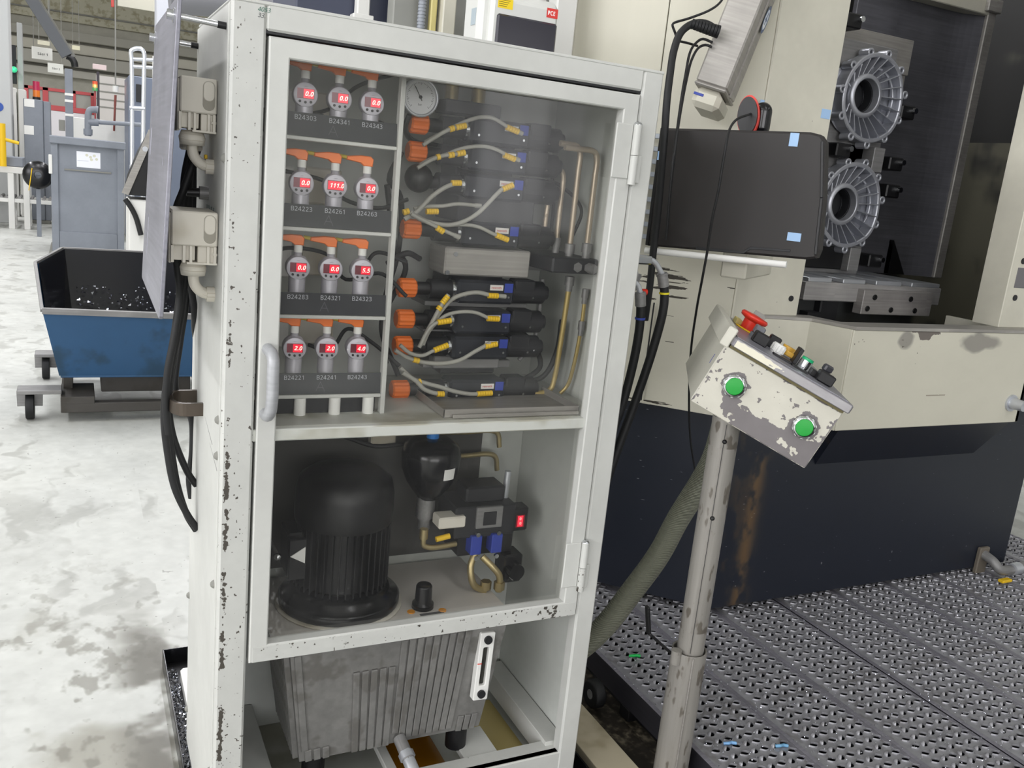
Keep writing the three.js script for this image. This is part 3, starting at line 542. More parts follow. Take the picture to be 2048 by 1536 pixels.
for (const [p, l] of [[[[0.59, 0.985, -0.25], [0.64, 0.96, -0.25], [0.66, 0.93, -0.22], [0.66, 0.9, -0.2], [0.62, 0.87, -0.2]], 'black cable curving below the lower valves'], [[[0.7, 1.0, -0.2], [0.695, 0.93, -0.2], [0.67, 0.88, -0.2], [0.62, 0.862, -0.21]], 'black cable curving beside the yellowed pipe'], [[[0.33, 1.3, -0.2], [0.31, 1.25, -0.2], [0.34, 1.22, -0.22], [0.35, 1.12, -0.24], [0.33, 1.02, -0.24], [0.34, 0.9, -0.24]], 'black cable hanging between the rack and the valves'], [[[0.3, 1.24, -0.18], [0.33, 1.13, -0.2], [0.36, 1.09, -0.22], [0.32, 0.98, -0.22], [0.36, 0.88, -0.22]], 'black cable snaking down beside the orange knobs'], [[[0.31, 1.1, -0.18], [0.35, 1.12, -0.19], [0.38, 1.11, -0.2]], 'short black cable bridging to the middle plate']])
  tag(new MB().tube(p, 0.0055, 46, 8).build('hose_cable', M.rubber, scene), l, 'cable');
{
  const p = local('drip_pan', 'thin steel drip pan lying on the shelf under the valves', 'tray');
  new MB().bb(0.385, 0.665, 0.8465, 0.8485, -0.19, -0.035, 0.0005).bb(0.385, 0.665, 0.8475, 0.862, -0.037, -0.035, 0.0005).bb(0.385, 0.387, 0.8475, 0.862, -0.19, -0.035, 0.0005).bb(0.663, 0.665, 0.8475, 0.862, -0.19, -0.035, 0.0005).build('sheet', M.stainless, p);
  new MB().bb(0.4, 0.66, 0.847, 0.854, -0.03, -0.026, 0.001).build('lip', M.stainless, p);
}
// ------------------------------------------------------------------ pump unit: motor, accumulator, block
{
  const m = local('electric_motor', 'black finned electric motor standing on the oil tank', 'motor');
  const mx = 0.268, mz = -0.22, y0 = 0.413;
  const base = y0 + 0.004;
  new MB().lathe([[0, 0], [0.118, 0], [0.12, 0.004], [0.12, 0.016], [0.116, 0.02], [0.1, 0.03], [0.09, 0.05], [0, 0.05]], mx, base, mz, 'y', 40).build('flange', M.blackGloss, m);
  const f = new MB().cyl(0.082, 0.082, 0.15, mx, base + 0.115, mz, 'y', 32);
  for (let k = 0; k < 40; k++) { const a = k / 40 * Math.PI * 2; f.add(chamferBox(0.014, 0.14, 0.0028, 0.0006), [mx + Math.cos(a) * 0.087, base + 0.115, mz + Math.sin(a) * 0.087], [0, -a, 0]); }
  f.build('finned_housing', M.black, m);
  new MB().lathe([[0.094, 0], [0.096, 0.01], [0.096, 0.06], [0.09, 0.085], [0.07, 0.1], [0.03, 0.106], [0, 0.107]], mx, base + 0.175, mz, 'y', 36).build('fan_cover', M.black, m);
  new MB().box(0.03, 0.09, 0.07, mx - 0.1, base + 0.12, mz, 0.004).build('terminal_box', M.black, m);
  const ad = new MB().lathe([[0.118, 0], [0.126, 0.001], [0.126, 0.004], [0.118, 0.005]], mx, y0, mz, 'y', 40); ad.build('gasket', M.greyPlastic, m);
}
{
  const a = local('gas_accumulator', 'black bulb-shaped gas accumulator with a white sticker', 'accumulator');
  const ax = 0.455, az = -0.25;
  new MB().lathe([[0, -0.075], [0.02, -0.072], [0.03, -0.06], [0.048, -0.035], [0.06, -0.005], [0.062, 0.025], [0.056, 0.045], [0.04, 0.056], [0.015, 0.06], [0, 0.06]], ax, 0.68, az, 'y', 32).build('vessel', M.blackGloss, a);
  new MB().cyl(0.013, 0.013, 0.014, ax, 0.747, az, 'y', 12).build('blue_cap', MS({ color: 0x2a7fd0, roughness: 0.4 }), a);
  new MB().cyl(0.02, 0.02, 0.05, ax - 0.004, 0.59, az, 'y', 6).cyl(0.013, 0.013, 0.03, ax - 0.004, 0.555, az, 'y', 12).build('neck', M.steelDull, a);
  const s = new THREE.CylinderGeometry(0.0628, 0.0605, 0.024, 8, 1, true, 0.1, 0.45); s.translate(ax, 0.678, az); mesh('sticker', boxUV(clean(s)), M.white, a);
}
{
  const p = local('pump_block', 'dark pump control block with blue coils and a metal plate', 'control block');
  new MB().bb(0.5, 0.64, 0.53, 0.6, -0.3, -0.2, 0.003).bb(0.53, 0.62, 0.6, 0.635, -0.28, -0.22, 0.004).build('block', M.dark, p);
  new MB().bb(0.545, 0.605, 0.553, 0.6, -0.2, -0.192, 0.001).build('metal_plate', M.steelDull, p);
  new MB().bb(0.56, 0.59, 0.56, 0.59, -0.192, -0.19, 0.001).build('name_plate', M.dark, p);
  for (const x of [0.55, 0.598]) { const c = new MB().bb(x - 0.013, x + 0.012, 0.494, 0.537, -0.22, -0.19, 0.002).build('blue_coil', M.blue, p);
    for (const y of [0.488, 0.541]) new MB().cyl(0.005, 0.005, 0.006, x, y, -0.19, 'z', 12).build('screw', M.chrome, c); }
  new MB().bb(0.52, 0.65, 0.48, 0.53, -0.3, -0.22, 0.003).build('lower_block', M.black, p);
  new MB().cyl(0.018, 0.018, 0.05, 0.645, 0.45, -0.2, 'z', 16).bb(0.625, 0.67, 0.414, 0.48, -0.25, -0.2, 0.004).build('filter_housing', M.blackGloss, p);
  new MB().cyl(0.009, 0.009, 0.008, 0.648, 0.433, -0.196, 'z', 14).build('button', M.white, p);
  new MB().bb(0.46, 0.52, 0.56, 0.585, -0.23, -0.19, 0.003).build('cream_coil', M.greyPlastic, p);
  new MB().rod([0.63, 0.6, -0.24], [0.632, 0.66, -0.24], 0.007, 12).build('sensor_pin', M.steel, p);
  new MB().rod([0.46, 0.535, -0.2], [0.49, 0.54, -0.2], 0.006, 10).build('marker_sleeve', M.yellow, p);
  new MB().cyl(0.009, 0.009, 0.022, 0.432, 0.55, -0.2, 'y', 6).tube([[0.432, 0.54, -0.2], [0.434, 0.525, -0.2], [0.45, 0.518, -0.2], [0.51, 0.516, -0.21]], 0.006, 24, 8).build('elbow_line', M.brass, p);
}
{
  const d = local('digital_switch', 'small switch with a glowing red display beside the pump block', 'switch');
  new MB().bb(0.632, 0.672, 0.535, 0.59, -0.235, -0.2, 0.004).build('housing', M.black, d);
  const t = canvasTex(64, 96, (x, w, h) => { x.fillStyle = '#70000f'; x.fillRect(0, 0, w, h); x.fillStyle = '#ff3048'; x.fillRect(12, 6, 40, 84); x.fillStyle = '#ffc0b0'; x.font = 'bold 30px sans-serif'; x.fillText('0', 24, 40); x.fillText('0', 26, 76); });
  const m = mesh('display', new THREE.PlaneGeometry(0.02, 0.028), MS({ color: 0x200004, emissive: 0xffffff, emissiveMap: t, emissiveIntensity: 1.6, roughness: 0.3 }), d); m.position.set(0.652, 0.559, -0.1985);
}
for (const [i, p] of [[[0.555, 0.5, -0.2], [0.54, 0.47, -0.19], [0.548, 0.43, -0.18], [0.575, 0.415, -0.18]], [[0.565, 0.49, -0.19], [0.585, 0.47, -0.175], [0.6, 0.45, -0.17], [0.602, 0.415, -0.17]]].entries()) {
  const o = local('brass_elbow_line', ['left brass elbow line below the blue coils', 'right brass elbow line below the blue coils'][i], 'pipe', 'brass lines under the pump block');
  new MB().tube(p, 0.0075, 28, 10).build('pipe', M.brass, o); const q = p[3 - i]; new MB().cyl(0.012, 0.012, 0.018, p[3][0], 0.428, p[3][2], 'y', 6).build('nut', M.brass, o); void q;
}
{
  const b = local('breather_cap', 'short black breather cap between two orange dots on the tank lid', 'cap');
  new MB().lathe([[0, 0.05], [0.014, 0.05], [0.0165, 0.046], [0.0175, 0.015], [0.022, 0.01], [0.0225, 0], [0, 0]], 0.422, 0.413, -0.15, 'y', 24).build('cap', M.blackGloss, b);
  for (const [x, z] of [[0.392, -0.135], [0.455, -0.124]]) tag(new MB().cyl(0.008, 0.008, 0.002, x, 0.4142, z, 'y', 10).build('paint_dot', MS({ color: 0xe0951f, roughness: 0.6 }), scene), x < 0.42 ? 'orange paint dot left of the breather cap' : 'orange paint dot right of the breather cap', 'dot', 'orange dots on the tank lid');
  tag(new MB().bb(0.405, 0.455, 0.4132, 0.4142, -0.122, -0.114, 0.0003).build('name_plate', M.dark, scene), 'thin dark plate strip on the tank lid in front of the breather cap', 'plate');
}
{
  const t = local('triangle_label', 'pale triangular label left of the motor in the lower compartment', 'label'); new MB().ext(poly([[-0.014, 0], [0.014, 0.017], [0.014, -0.016]]), 0.002, 0.165, 0.55, -0.155, 0.0003).build('plate', M.white, t); new MB().bb(0.15, 0.182, 0.5, 0.58, -0.17, -0.158, 0.001).build('holder', M.black, t);
  const k = local('ball_stud', 'small round bright knob at the left edge of the lower compartment', 'stud'); new MB().add(new THREE.SphereGeometry(0.007, 16, 12), [0.127, 0.555, -0.15]).build('ball', M.chrome, k); new MB().rod([0.127, 0.555, -0.155], [0.127, 0.555, -0.22], 0.004, 10).build('stem', M.steelDull, k);
  const b = local('wall_terminal', 'pale terminal box on the back wall above the motor', 'terminal box'); new MB().bb(0.35, 0.405, 0.7, 0.745, -0.355, -0.33, 0.003).build('housing', M.greyPlastic, b);
  for (const [i, y] of [0.715, 0.66].entries()) tag(new MB().tube([[0.5, y + 0.01, -0.33], [0.56, y + 0.008, -0.33], [0.64, y + 0.004, -0.33], [0.65, y - 0.03, -0.33]], 0.006, 30, 8).build('return_line', M.brass, scene), ['upper olive return pipe on the back wall right of the accumulator', 'lower olive return pipe on the back wall right of the accumulator'][i], 'pipe', 'return pipes behind the accumulator');
  tag(new MB().tube([[0.23, 0.76, -0.34], [0.26, 0.735, -0.34], [0.31, 0.715, -0.34], [0.36, 0.7, -0.33], [0.42, 0.705, -0.32]], 0.005, 40, 8).build('motor_cable', M.rubber, scene), 'black cable sagging along the back wall above the motor', 'cable');
  const r = local('pipe_plug', 'small red cap at the right end of the tank top', 'plug'); new MB().cyl(0.012, 0.012, 0.02, 0.602, 0.385, -0.12, 'z', 16).build('cap', M.red, r); new MB().cyl(0.008, 0.008, 0.03, 0.602, 0.385, -0.145, 'z', 12).build('stub', M.steelDull, r); new MB().bar([0.602, 0.385, -0.15], [0.56, 0.385, -0.15], 0.01, 0.01).build('bracket', M.steelDull, r);
}
// ------------------------------------------------------------------ the tapered ribbed oil tank
{
  const t = local('oil_tank', 'ribbed cast aluminium oil tank with tapered walls in the cabinet base', 'tank');
  const top = [0.137, 0.57, -0.06, -0.34], bot = [0.167, 0.538, -0.075, -0.33], yt = 0.4, yb = 0.165;
  const P = (x, y, z) => V(x, y, z);
  const lerp = (a, b, k) => a + (b - a) * k;
  const corner = (ix, iz, y) => { const k = (yt - y) / (yt - yb); return P(lerp(top[ix], bot[ix], k), y, lerp(top[2 + iz], bot[2 + iz], k)); };
  const q = []; const quad = (a, b, c, d) => q.push(a, b, c, a, c, d);
  const A = (ix, iz) => corner(ix, iz, yt), B = (ix, iz) => corner(ix, iz, yb);
  quad(B(0, 0), B(1, 0), A(1, 0), A(0, 0)); quad(B(1, 0), B(1, 1), A(1, 1), A(1, 0)); quad(B(1, 1), B(0, 1), A(0, 1), A(1, 1)); quad(B(0, 1), B(0, 0), A(0, 0), A(0, 1)); quad(B(0, 1), B(1, 1), B(1, 0), B(0, 0)); quad(A(0, 0), A(1, 0), A(1, 1), A(0, 1));
  new MB().add(fromTris(q.map((v) => v.toArray()))).build('body', M.cast, t);
  const rib = (u, y0, y1) => { const k = (y) => { const a = corner(0, 0, y), b = corner(1, 0, y); return a.lerp(b, u).add(V(0, 0, 0.0015)); }; return new MB().bar(k(y0), k(y1), 0.0128, 0.0065, V(0, 0, 1)); };
  [0.045, 0.09, 0.135].forEach((u) => rib(u, yb, 0.19).build('rib', M.cast, t));
  for (let i = 0; i < 5; i++) rib(0.285 + i * 0.042, yb, 0.345).build('rib', M.cast, t);
  for (let i = 0; i < 9; i++) rib(0.5 + i * 0.0385, i < 1 ? 0.19 : yb + 0.01, yt).build('rib', M.cast, t);
  [0.87, 0.91, 0.95].forEach((u) => rib(u, yb, 0.2).build('rib', M.cast, t));
  rib(0.03, 0.19, yt).build('rib', M.cast, t);
  for (let i = 0; i < 12; i++) { const k = (y) => corner(0, 0, y).lerp(corner(0, 1, y), 0.06 + i * 0.055).add(V(-0.004, 0, 0)); new MB().bar(k(yb), k(yt), 0.006, 0.012, V(1, 0, 0)).build('side_rib', M.cast, t); }
  new MB().bb(0.115, 0.592, 0.402, 0.4125, -0.355, -0.062, 0.003).build('lid', MS({ color: 0xdfdad4, roughness: 0.6, map: T.paint }), t);
  const g = corner(1, 0, 0.3);
  // sight gauge: frame with a slot, glass, two bolts
  const sg = new THREE.Group(); sg.name = 'level_gauge'; t.add(sg); sg.position.set(g.x - 0.032, 0.318, g.z + 0.008); sg.rotation.set(-0.06, 0, -0.06);
  const sh = roundRect(0.032, 0.145, 0.003); sh.holes.push(new THREE.Path(roundRect(0.013, 0.082, 0.003).getPoints(4)));
  new MB().ext(sh, 0.018, 0, 0, 0, 0.0015).build('frame', M.white, sg);
  new MB().box(0.014, 0.084, 0.008, 0, 0, -0.004, 0.001).build('sight_glass', MS({ color: 0x2e2d29, roughness: 0.12 }), sg);
  for (const y of [-0.058, 0.058]) new MB().cyl(0.0085, 0.0085, 0.006, 0, y, 0.011, 'z', 16).build('bolt', M.dark, sg);
  new MB().bb(-0.016, -0.0065, 0.006, 0.008, 0.0086, 0.0094, 0.0002).build('level_mark', M.red, sg);
  for (const [x, z] of [[0.5, -0.1], [0.5, -0.3], [0.2, -0.3], [0.2, -0.1]]) new MB().cyl(0.022, 0.022, yb - 0.112, x, (yb + 0.112) / 2, z, 'y', 18).build('foot', M.black, t);
  const d0 = V(0.362, 0.178, -0.07), d1 = V(0.372, 0.142, 0.018);
  new MB().rod(d0, d0.clone().lerp(d1, 0.55), 0.0125, 14).build('drain_nipple', M.steelDull, t);
  const dn = new MB().rod(d0.clone().lerp(d1, 0.35), d0.clone().lerp(d1, 0.5), 0.0155, 6).mat(new THREE.LatheGeometry([[0.007, 0.03], [0.007, 0], [0.0125, 0], [0.0125, 0.045]].map(([a, b]) => new THREE.Vector2(a, b)), 18), new THREE.Matrix4().compose(d1, new THREE.Quaternion().setFromUnitVectors(V(0, 1, 0), d0.clone().sub(d1).normalize()), V(1, 1, 1)));
  dn.build('drain_stub', M.steel, t);
}
tag(new MB().bb(0.37, 0.49, 0.0555, 0.058, -0.3, -0.055, 0.0005).build('oil_pool', M.oil, scene), 'amber pool of old oil on the cabinet floor under the tank', 'oil');
tag(new MB().bb(0.585, 0.675, 0.0555, 0.058, -0.3, -0.06, 0.0005).build('oil_pool', MS({ color: 0xb7a66c, roughness: 0.2 }), scene), 'thin yellowish oil film on the cabinet floor right of the tank', 'oil');
// ------------------------------------------------------------------ left side of the cabinet: sockets, shield plate, hook, cables
{
  const s = local('shield_plate', 'grey steel shield plate held off the cabinet side by two bolts', 'plate');
  s.position.set(-0.066, 1.447, 0); s.rotation.z = -0.047; WORLD.delete(s);
  const sh = poly([[0.002, 0.022], [-0.37, 0.022], [-0.375, 0.018], [-0.375, -0.41], [-0.37, -0.417], [0.0, -0.425], [0.006, -0.42], [0.006, 0.018]]);
  const slot = (x, y, w, h) => new THREE.Path(roundRect(w, h, w * 0.45).getPoints(5).map((p) => new THREE.Vector2(p.x + x, p.y + y)));
  sh.holes.push(slot(-0.33, -0.17, 0.014, 0.05), slot(-0.29, -0.33, 0.012, 0.07), slot(-0.08, -0.2, 0.006, 0.014));
  new MB().ext(sh, 0.006, -0.003, 0, 0, 0.001, [0, -Math.PI / 2, 0]).build('plate', MS({ color: 0xb0b0ba, metalness: 0.25, roughness: 0.42, map: T.scratch }), s);
  for (const z of [-0.03, -0.358]) {
    new MB().rod([0.066, 0.0, z], [-0.012, 0.0, z], 0.0042, 14).build('threaded_rod', M.chrome, s);
    new MB().cyl(0.0075, 0.0075, 0.008, -0.0115, 0, z, 'x', 6).cyl(0.0105, 0.0105, 0.0016, -0.0068, 0, z, 'x', 18).build('bolt_head', M.chrome, s);
    new MB().cyl(0.0054, 0.0054, 0.012, 0.058, 0.0, z, 'x', 6).build('lock_nut', M.black, s);
  }
}
function socket(label, y, z, w) {
  const s = local('cable_socket', label, 'socket', 'cable sockets on the cabinet side');
  const h = 0.052, x1 = -0.003;
  new MB().bb(-w, x1, y - h * 0.36, y + h * 0.64, z - 0.1, z, 0.002).build('hood', M.greyPlastic, s);
  const b = new MB().bb(-w * 0.45, x1, y - h * 0.86, y - h * 0.36, z - 0.1, z - 0.006, 0.001).bb(-w, -w * 0.5, y - h * 0.8, y - h * 0.36, z - 0.09, z - 0.008, 0.001);
  for (const k of [0.02, 0.16, 0.52, 0.66, 0.9]) b.bb(x1 - w * k - 0.0045, x1 - w * k, y - h * 0.86, y - h * 0.36, z - 0.02, z - 0.001, 0.0005);
  b.bb(-w * 0.68, x1, y - h * 0.9, y - h * 0.84, z - 0.1, z - 0.001, 0.0005).bb(-0.0105, x1, y - h * 0.63, y - h * 0.55, z - 0.02, z - 0.002, 0.0005);
  b.build('base', M.greyPlastic, s);
  const sl = roundRect(0.0175, 0.043, 0.0085);
  new MB().ext(sl, 0.002, -0.015, y + 0.008, z, 0.0004).build('slot', MS({ color: 0x9a968a, roughness: 0.7 }), s);
  new MB().ext(roundRect(0.0165, 0.029, 0.008), 0.004, -0.015, y + 0.0145, z + 0.0005, 0.001).build('latch', M.greyPlastic, s);
  new MB().bb(-w - 0.003, -w + 0.001, y - h * 0.9, y + h * 0.55, z - 0.09, z - 0.01, 0.001).build('side_clip', M.greyPlastic, s);
  new MB().lathe([[0, 0], [0.018, 0], [0.02, 0.012], [0.016, 0.022], [0, 0.022]], -0.035, y - h * 0.86 - 0.022, z - 0.03, 'y', 20).build('gland', M.greyPlastic, s);
  new MB().tube([[-0.035, y - h * 0.86 - 0.02, z - 0.03], [-0.032, y - 0.082, z - 0.03], [-0.02, y - 0.094, z - 0.034], [-0.004, y - 0.097, z - 0.036]], 0.0085, 24, 10).cyl(0.013, 0.013, 0.012, -0.008, y - 0.097, z - 0.036, 'x', 6).build('conduit', M.greyPlastic, s);
  return s;
}
socket('dirty grey multi-pole cable socket, upper one on the cabinet side', 1.341, -0.1, 0.056);
socket('dirty grey multi-pole cable socket, lower one on the cabinet side', 1.144, -0.06, 0.07);
{
  const s = local('proximity_switch', 'short black switch sticking out of the cabinet side between the sockets', 'switch');
  new MB().rod([-0.002, 1.2, -0.19], [-0.016, 1.2, -0.19], 0.012, 6).build('nut', M.steelDull, s); new MB().rod([-0.016, 1.2, -0.19], [-0.036, 1.199, -0.19], 0.0078, 14, 0.0065).build('barrel', M.black, s);
  const sk = new MB(); for (let i = 0; i < 4; i++) sk.bb(-0.0032, -0.0022, 1.172, 1.182, -0.2 + i * 0.026, -0.182 + i * 0.026, 0.0002);
  tag(sk.build('sticker_row', MS({ color: 0x8d938f, roughness: 0.7 }), scene), 'row of small grey stickers on the cabinet side above the lower socket', 'stickers');
}
{
  const h = local('cable_hook', 'brown steel cable hook bent like a U on the cabinet side', 'hook');
  const m = new MB(), z0 = -0.2, z1 = -0.3; const arc = [];
  for (let i = 0; i <= 14; i++) { const a = Math.PI * (-0.5 + i / 14); arc.push([-0.03 - Math.cos(a) * 0.026, (z0 + z1) / 2 + Math.sin(a) * (z0 - z1) / 2]); }
  const pts = [[0, z0], ...arc.reverse(), [0, z1]];
  const outer = pts, inner = [...pts].reverse().map(([x, z]) => { const cx = -0.03, cz = (z0 + z1) / 2; const dx = Math.min(0, x - cx), dz = z - cz, l = Math.hypot(dx, dz) || 1; return [x - dx / l * 0.009, z - dz / l * 0.009]; });
  m.prism([...outer, ...inner], 0.814, 0.837, 0.0006).build('hook_strap', MS({ color: 0x5a5148, metalness: 0.6, roughness: 0.38, map: T.grime }), h);
  new MB().bar([0.0, 0.812, -0.205], [-0.001, 0.775, -0.02], 0.003, 0.003).bar([0.0, 0.84, -0.275], [-0.001, 0.8, -0.08], 0.003, 0.003).build('brace_wire', M.steelDull, h);
}
const bundle = [
  ['black cable in the bundle beside the cabinet, curving lowest to the side panel', [[-0.03, 1.268, -0.2], [-0.036, 1.22, -0.22], [-0.034, 1.15, -0.25], [-0.036, 1.05, -0.25], [-0.045, 0.96, -0.25], [-0.057, 0.877, -0.25], [-0.062, 0.8, -0.25], [-0.056, 0.735, -0.25], [-0.043, 0.665, -0.25], [-0.02, 0.61, -0.25], [-0.002, 0.58, -0.25]]],
  ['black cable in the bundle running beside the lowest curving one', [[-0.028, 1.268, -0.212], [-0.03, 1.22, -0.23], [-0.028, 1.15, -0.262], [-0.032, 1.05, -0.262], [-0.042, 0.96, -0.262], [-0.055, 0.877, -0.262], [-0.059, 0.8, -0.265], [-0.052, 0.735, -0.265], [-0.04, 0.66, -0.265], [-0.018, 0.6, -0.265], [-0.002, 0.57, -0.265]]],
  ['black cable in the bundle bending back early above the lowest loop', [[-0.025, 1.268, -0.2], [-0.026, 1.2, -0.24], [-0.026, 1.1, -0.27], [-0.032, 1.0, -0.27], [-0.045, 0.9, -0.27], [-0.053, 0.82, -0.27], [-0.046, 0.76, -0.27], [-0.032, 0.715, -0.27], [-0.014, 0.675, -0.27], [-0.001, 0.655, -0.27]]],
  ['black cable hanging closest to the side panel behind the hook', [[-0.022, 1.268, -0.215], [-0.02, 1.18, -0.25], [-0.022, 1.08, -0.29], [-0.026, 1.0, -0.3], [-0.036, 0.92, -0.3], [-0.044, 0.84, -0.29], [-0.03, 0.8, -0.3], [-0.012, 0.77, -0.32], [-0.008, 0.7, -0.33], [-0.006, 0.64, -0.34], [-0.001, 0.6, -0.34]]],
  ['black cable crossing over the bundle between the two sockets', [[-0.02, 1.27, -0.19], [-0.026, 1.24, -0.19], [-0.036, 1.2, -0.19], [-0.046, 1.165, -0.2], [-0.042, 1.1, -0.23], [-0.034, 1.02, -0.24], [-0.042, 0.95, -0.24], [-0.052, 0.89, -0.24], [-0.06, 0.82, -0.245], [-0.055, 0.77, -0.25]]],
  ['black cable leaving the bundle towards the back edge of the panel', [[-0.018, 1.14, -0.28], [-0.02, 1.05, -0.29], [-0.014, 0.98, -0.3], [-0.01, 0.95, -0.33], [-0.004, 0.92, -0.36], [0.0, 0.905, -0.385], [0.01, 0.88, -0.4], [0.03, 0.84, -0.41]]],
];
bundle.forEach(([l, p], i) => tag(new MB().tube(p.map(([x, y, z], k) => [x + [0, 0.004, 0.001, 0.006, -0.006, 0.008][i] * Math.min(1, k / 2) * (k > p.length - 3 ? 0 : 1), y, z + [0, -0.003, -0.012, -0.02, 0.006, -0.016][i]]), 0.0062, 90, 10).build('power_cable', M.rubber, scene), l, 'cable', 'black cables along the cabinet side'));
{
  const c = local('cable_plug', 'pale grey plug with black cables below the upper socket', 'plug');
  new MB().bb(-0.044, -0.014, 1.266, 1.292, -0.23, -0.17, 0.003).build('housing', M.greyPlastic, c); new MB().bb(-0.0135, -0.009, 1.255, 1.262, -0.16, -0.15, 0.001).build('yellow_tag', M.yellow, c);
}
{
  const t = local('drip_tray', 'long black drip tray full of metal chips under the cabinet', 'tray');
  const x0 = -0.018, x1 = 0.79, z0 = -0.76, z1 = 0.25;
  new MB().bb(x0, x1, 0.001, 0.006, z0, z1, 0.001).build('tray_floor', M.black, t);
  new MB().bb(x0, x0 + 0.004, 0.004, 0.045, z0, z1, 0.001).bb(x1 - 0.004, x1, 0.004, 0.045, z0, z1, 0.001).bb(x0, x1, 0.004, 0.045, z0, z0 + 0.004, 0.001).bb(x0, x1, 0.004, 0.045, z1 - 0.004, z1, 0.001).build('rim', M.blackGloss, t);
  const b = local('foam_block', 'white crumbling insulation block lying in the drip tray behind the cabinet', 'block');
  new MB().box(0.1, 0.035, 0.26, 0.065, 0.0245, -0.54, 0.006).build('block', M.white, b);
}
function chips(name, label, cat, n, place, size, mat) {
  const g = new THREE.TetrahedronGeometry(1, 0); const im = new THREE.InstancedMesh(g, mat, n); im.name = numbered(name); im.castShadow = im.receiveShadow = true;
  const q = new THREE.Quaternion(), e = new THREE.Euler();
  for (let i = 0; i < n; i++) { e.set(rnd() * 6, rnd() * 6, rnd() * 6); q.setFromEuler(e); const s = size * rr(0.5, 1.4); im.setMatrixAt(i, _m.compose(place(i), q, V(s, s * 0.5, s * rr(0.6, 1.6)))); }
  scene.add(im); return tag(im, label, cat, null, 'stuff');
}
const M_chip = MS({ color: 0xd5d8e2, metalness: 1, roughness: 0.18 });
chips('metal_chips', 'bright metal chips scattered on the drip tray beside the cabinet', 'metal chips', 900, () => V(rr(-0.013, 0.012), rr(0.008, 0.016), rr(-0.72, 0.1)), 0.0028, M_chip);

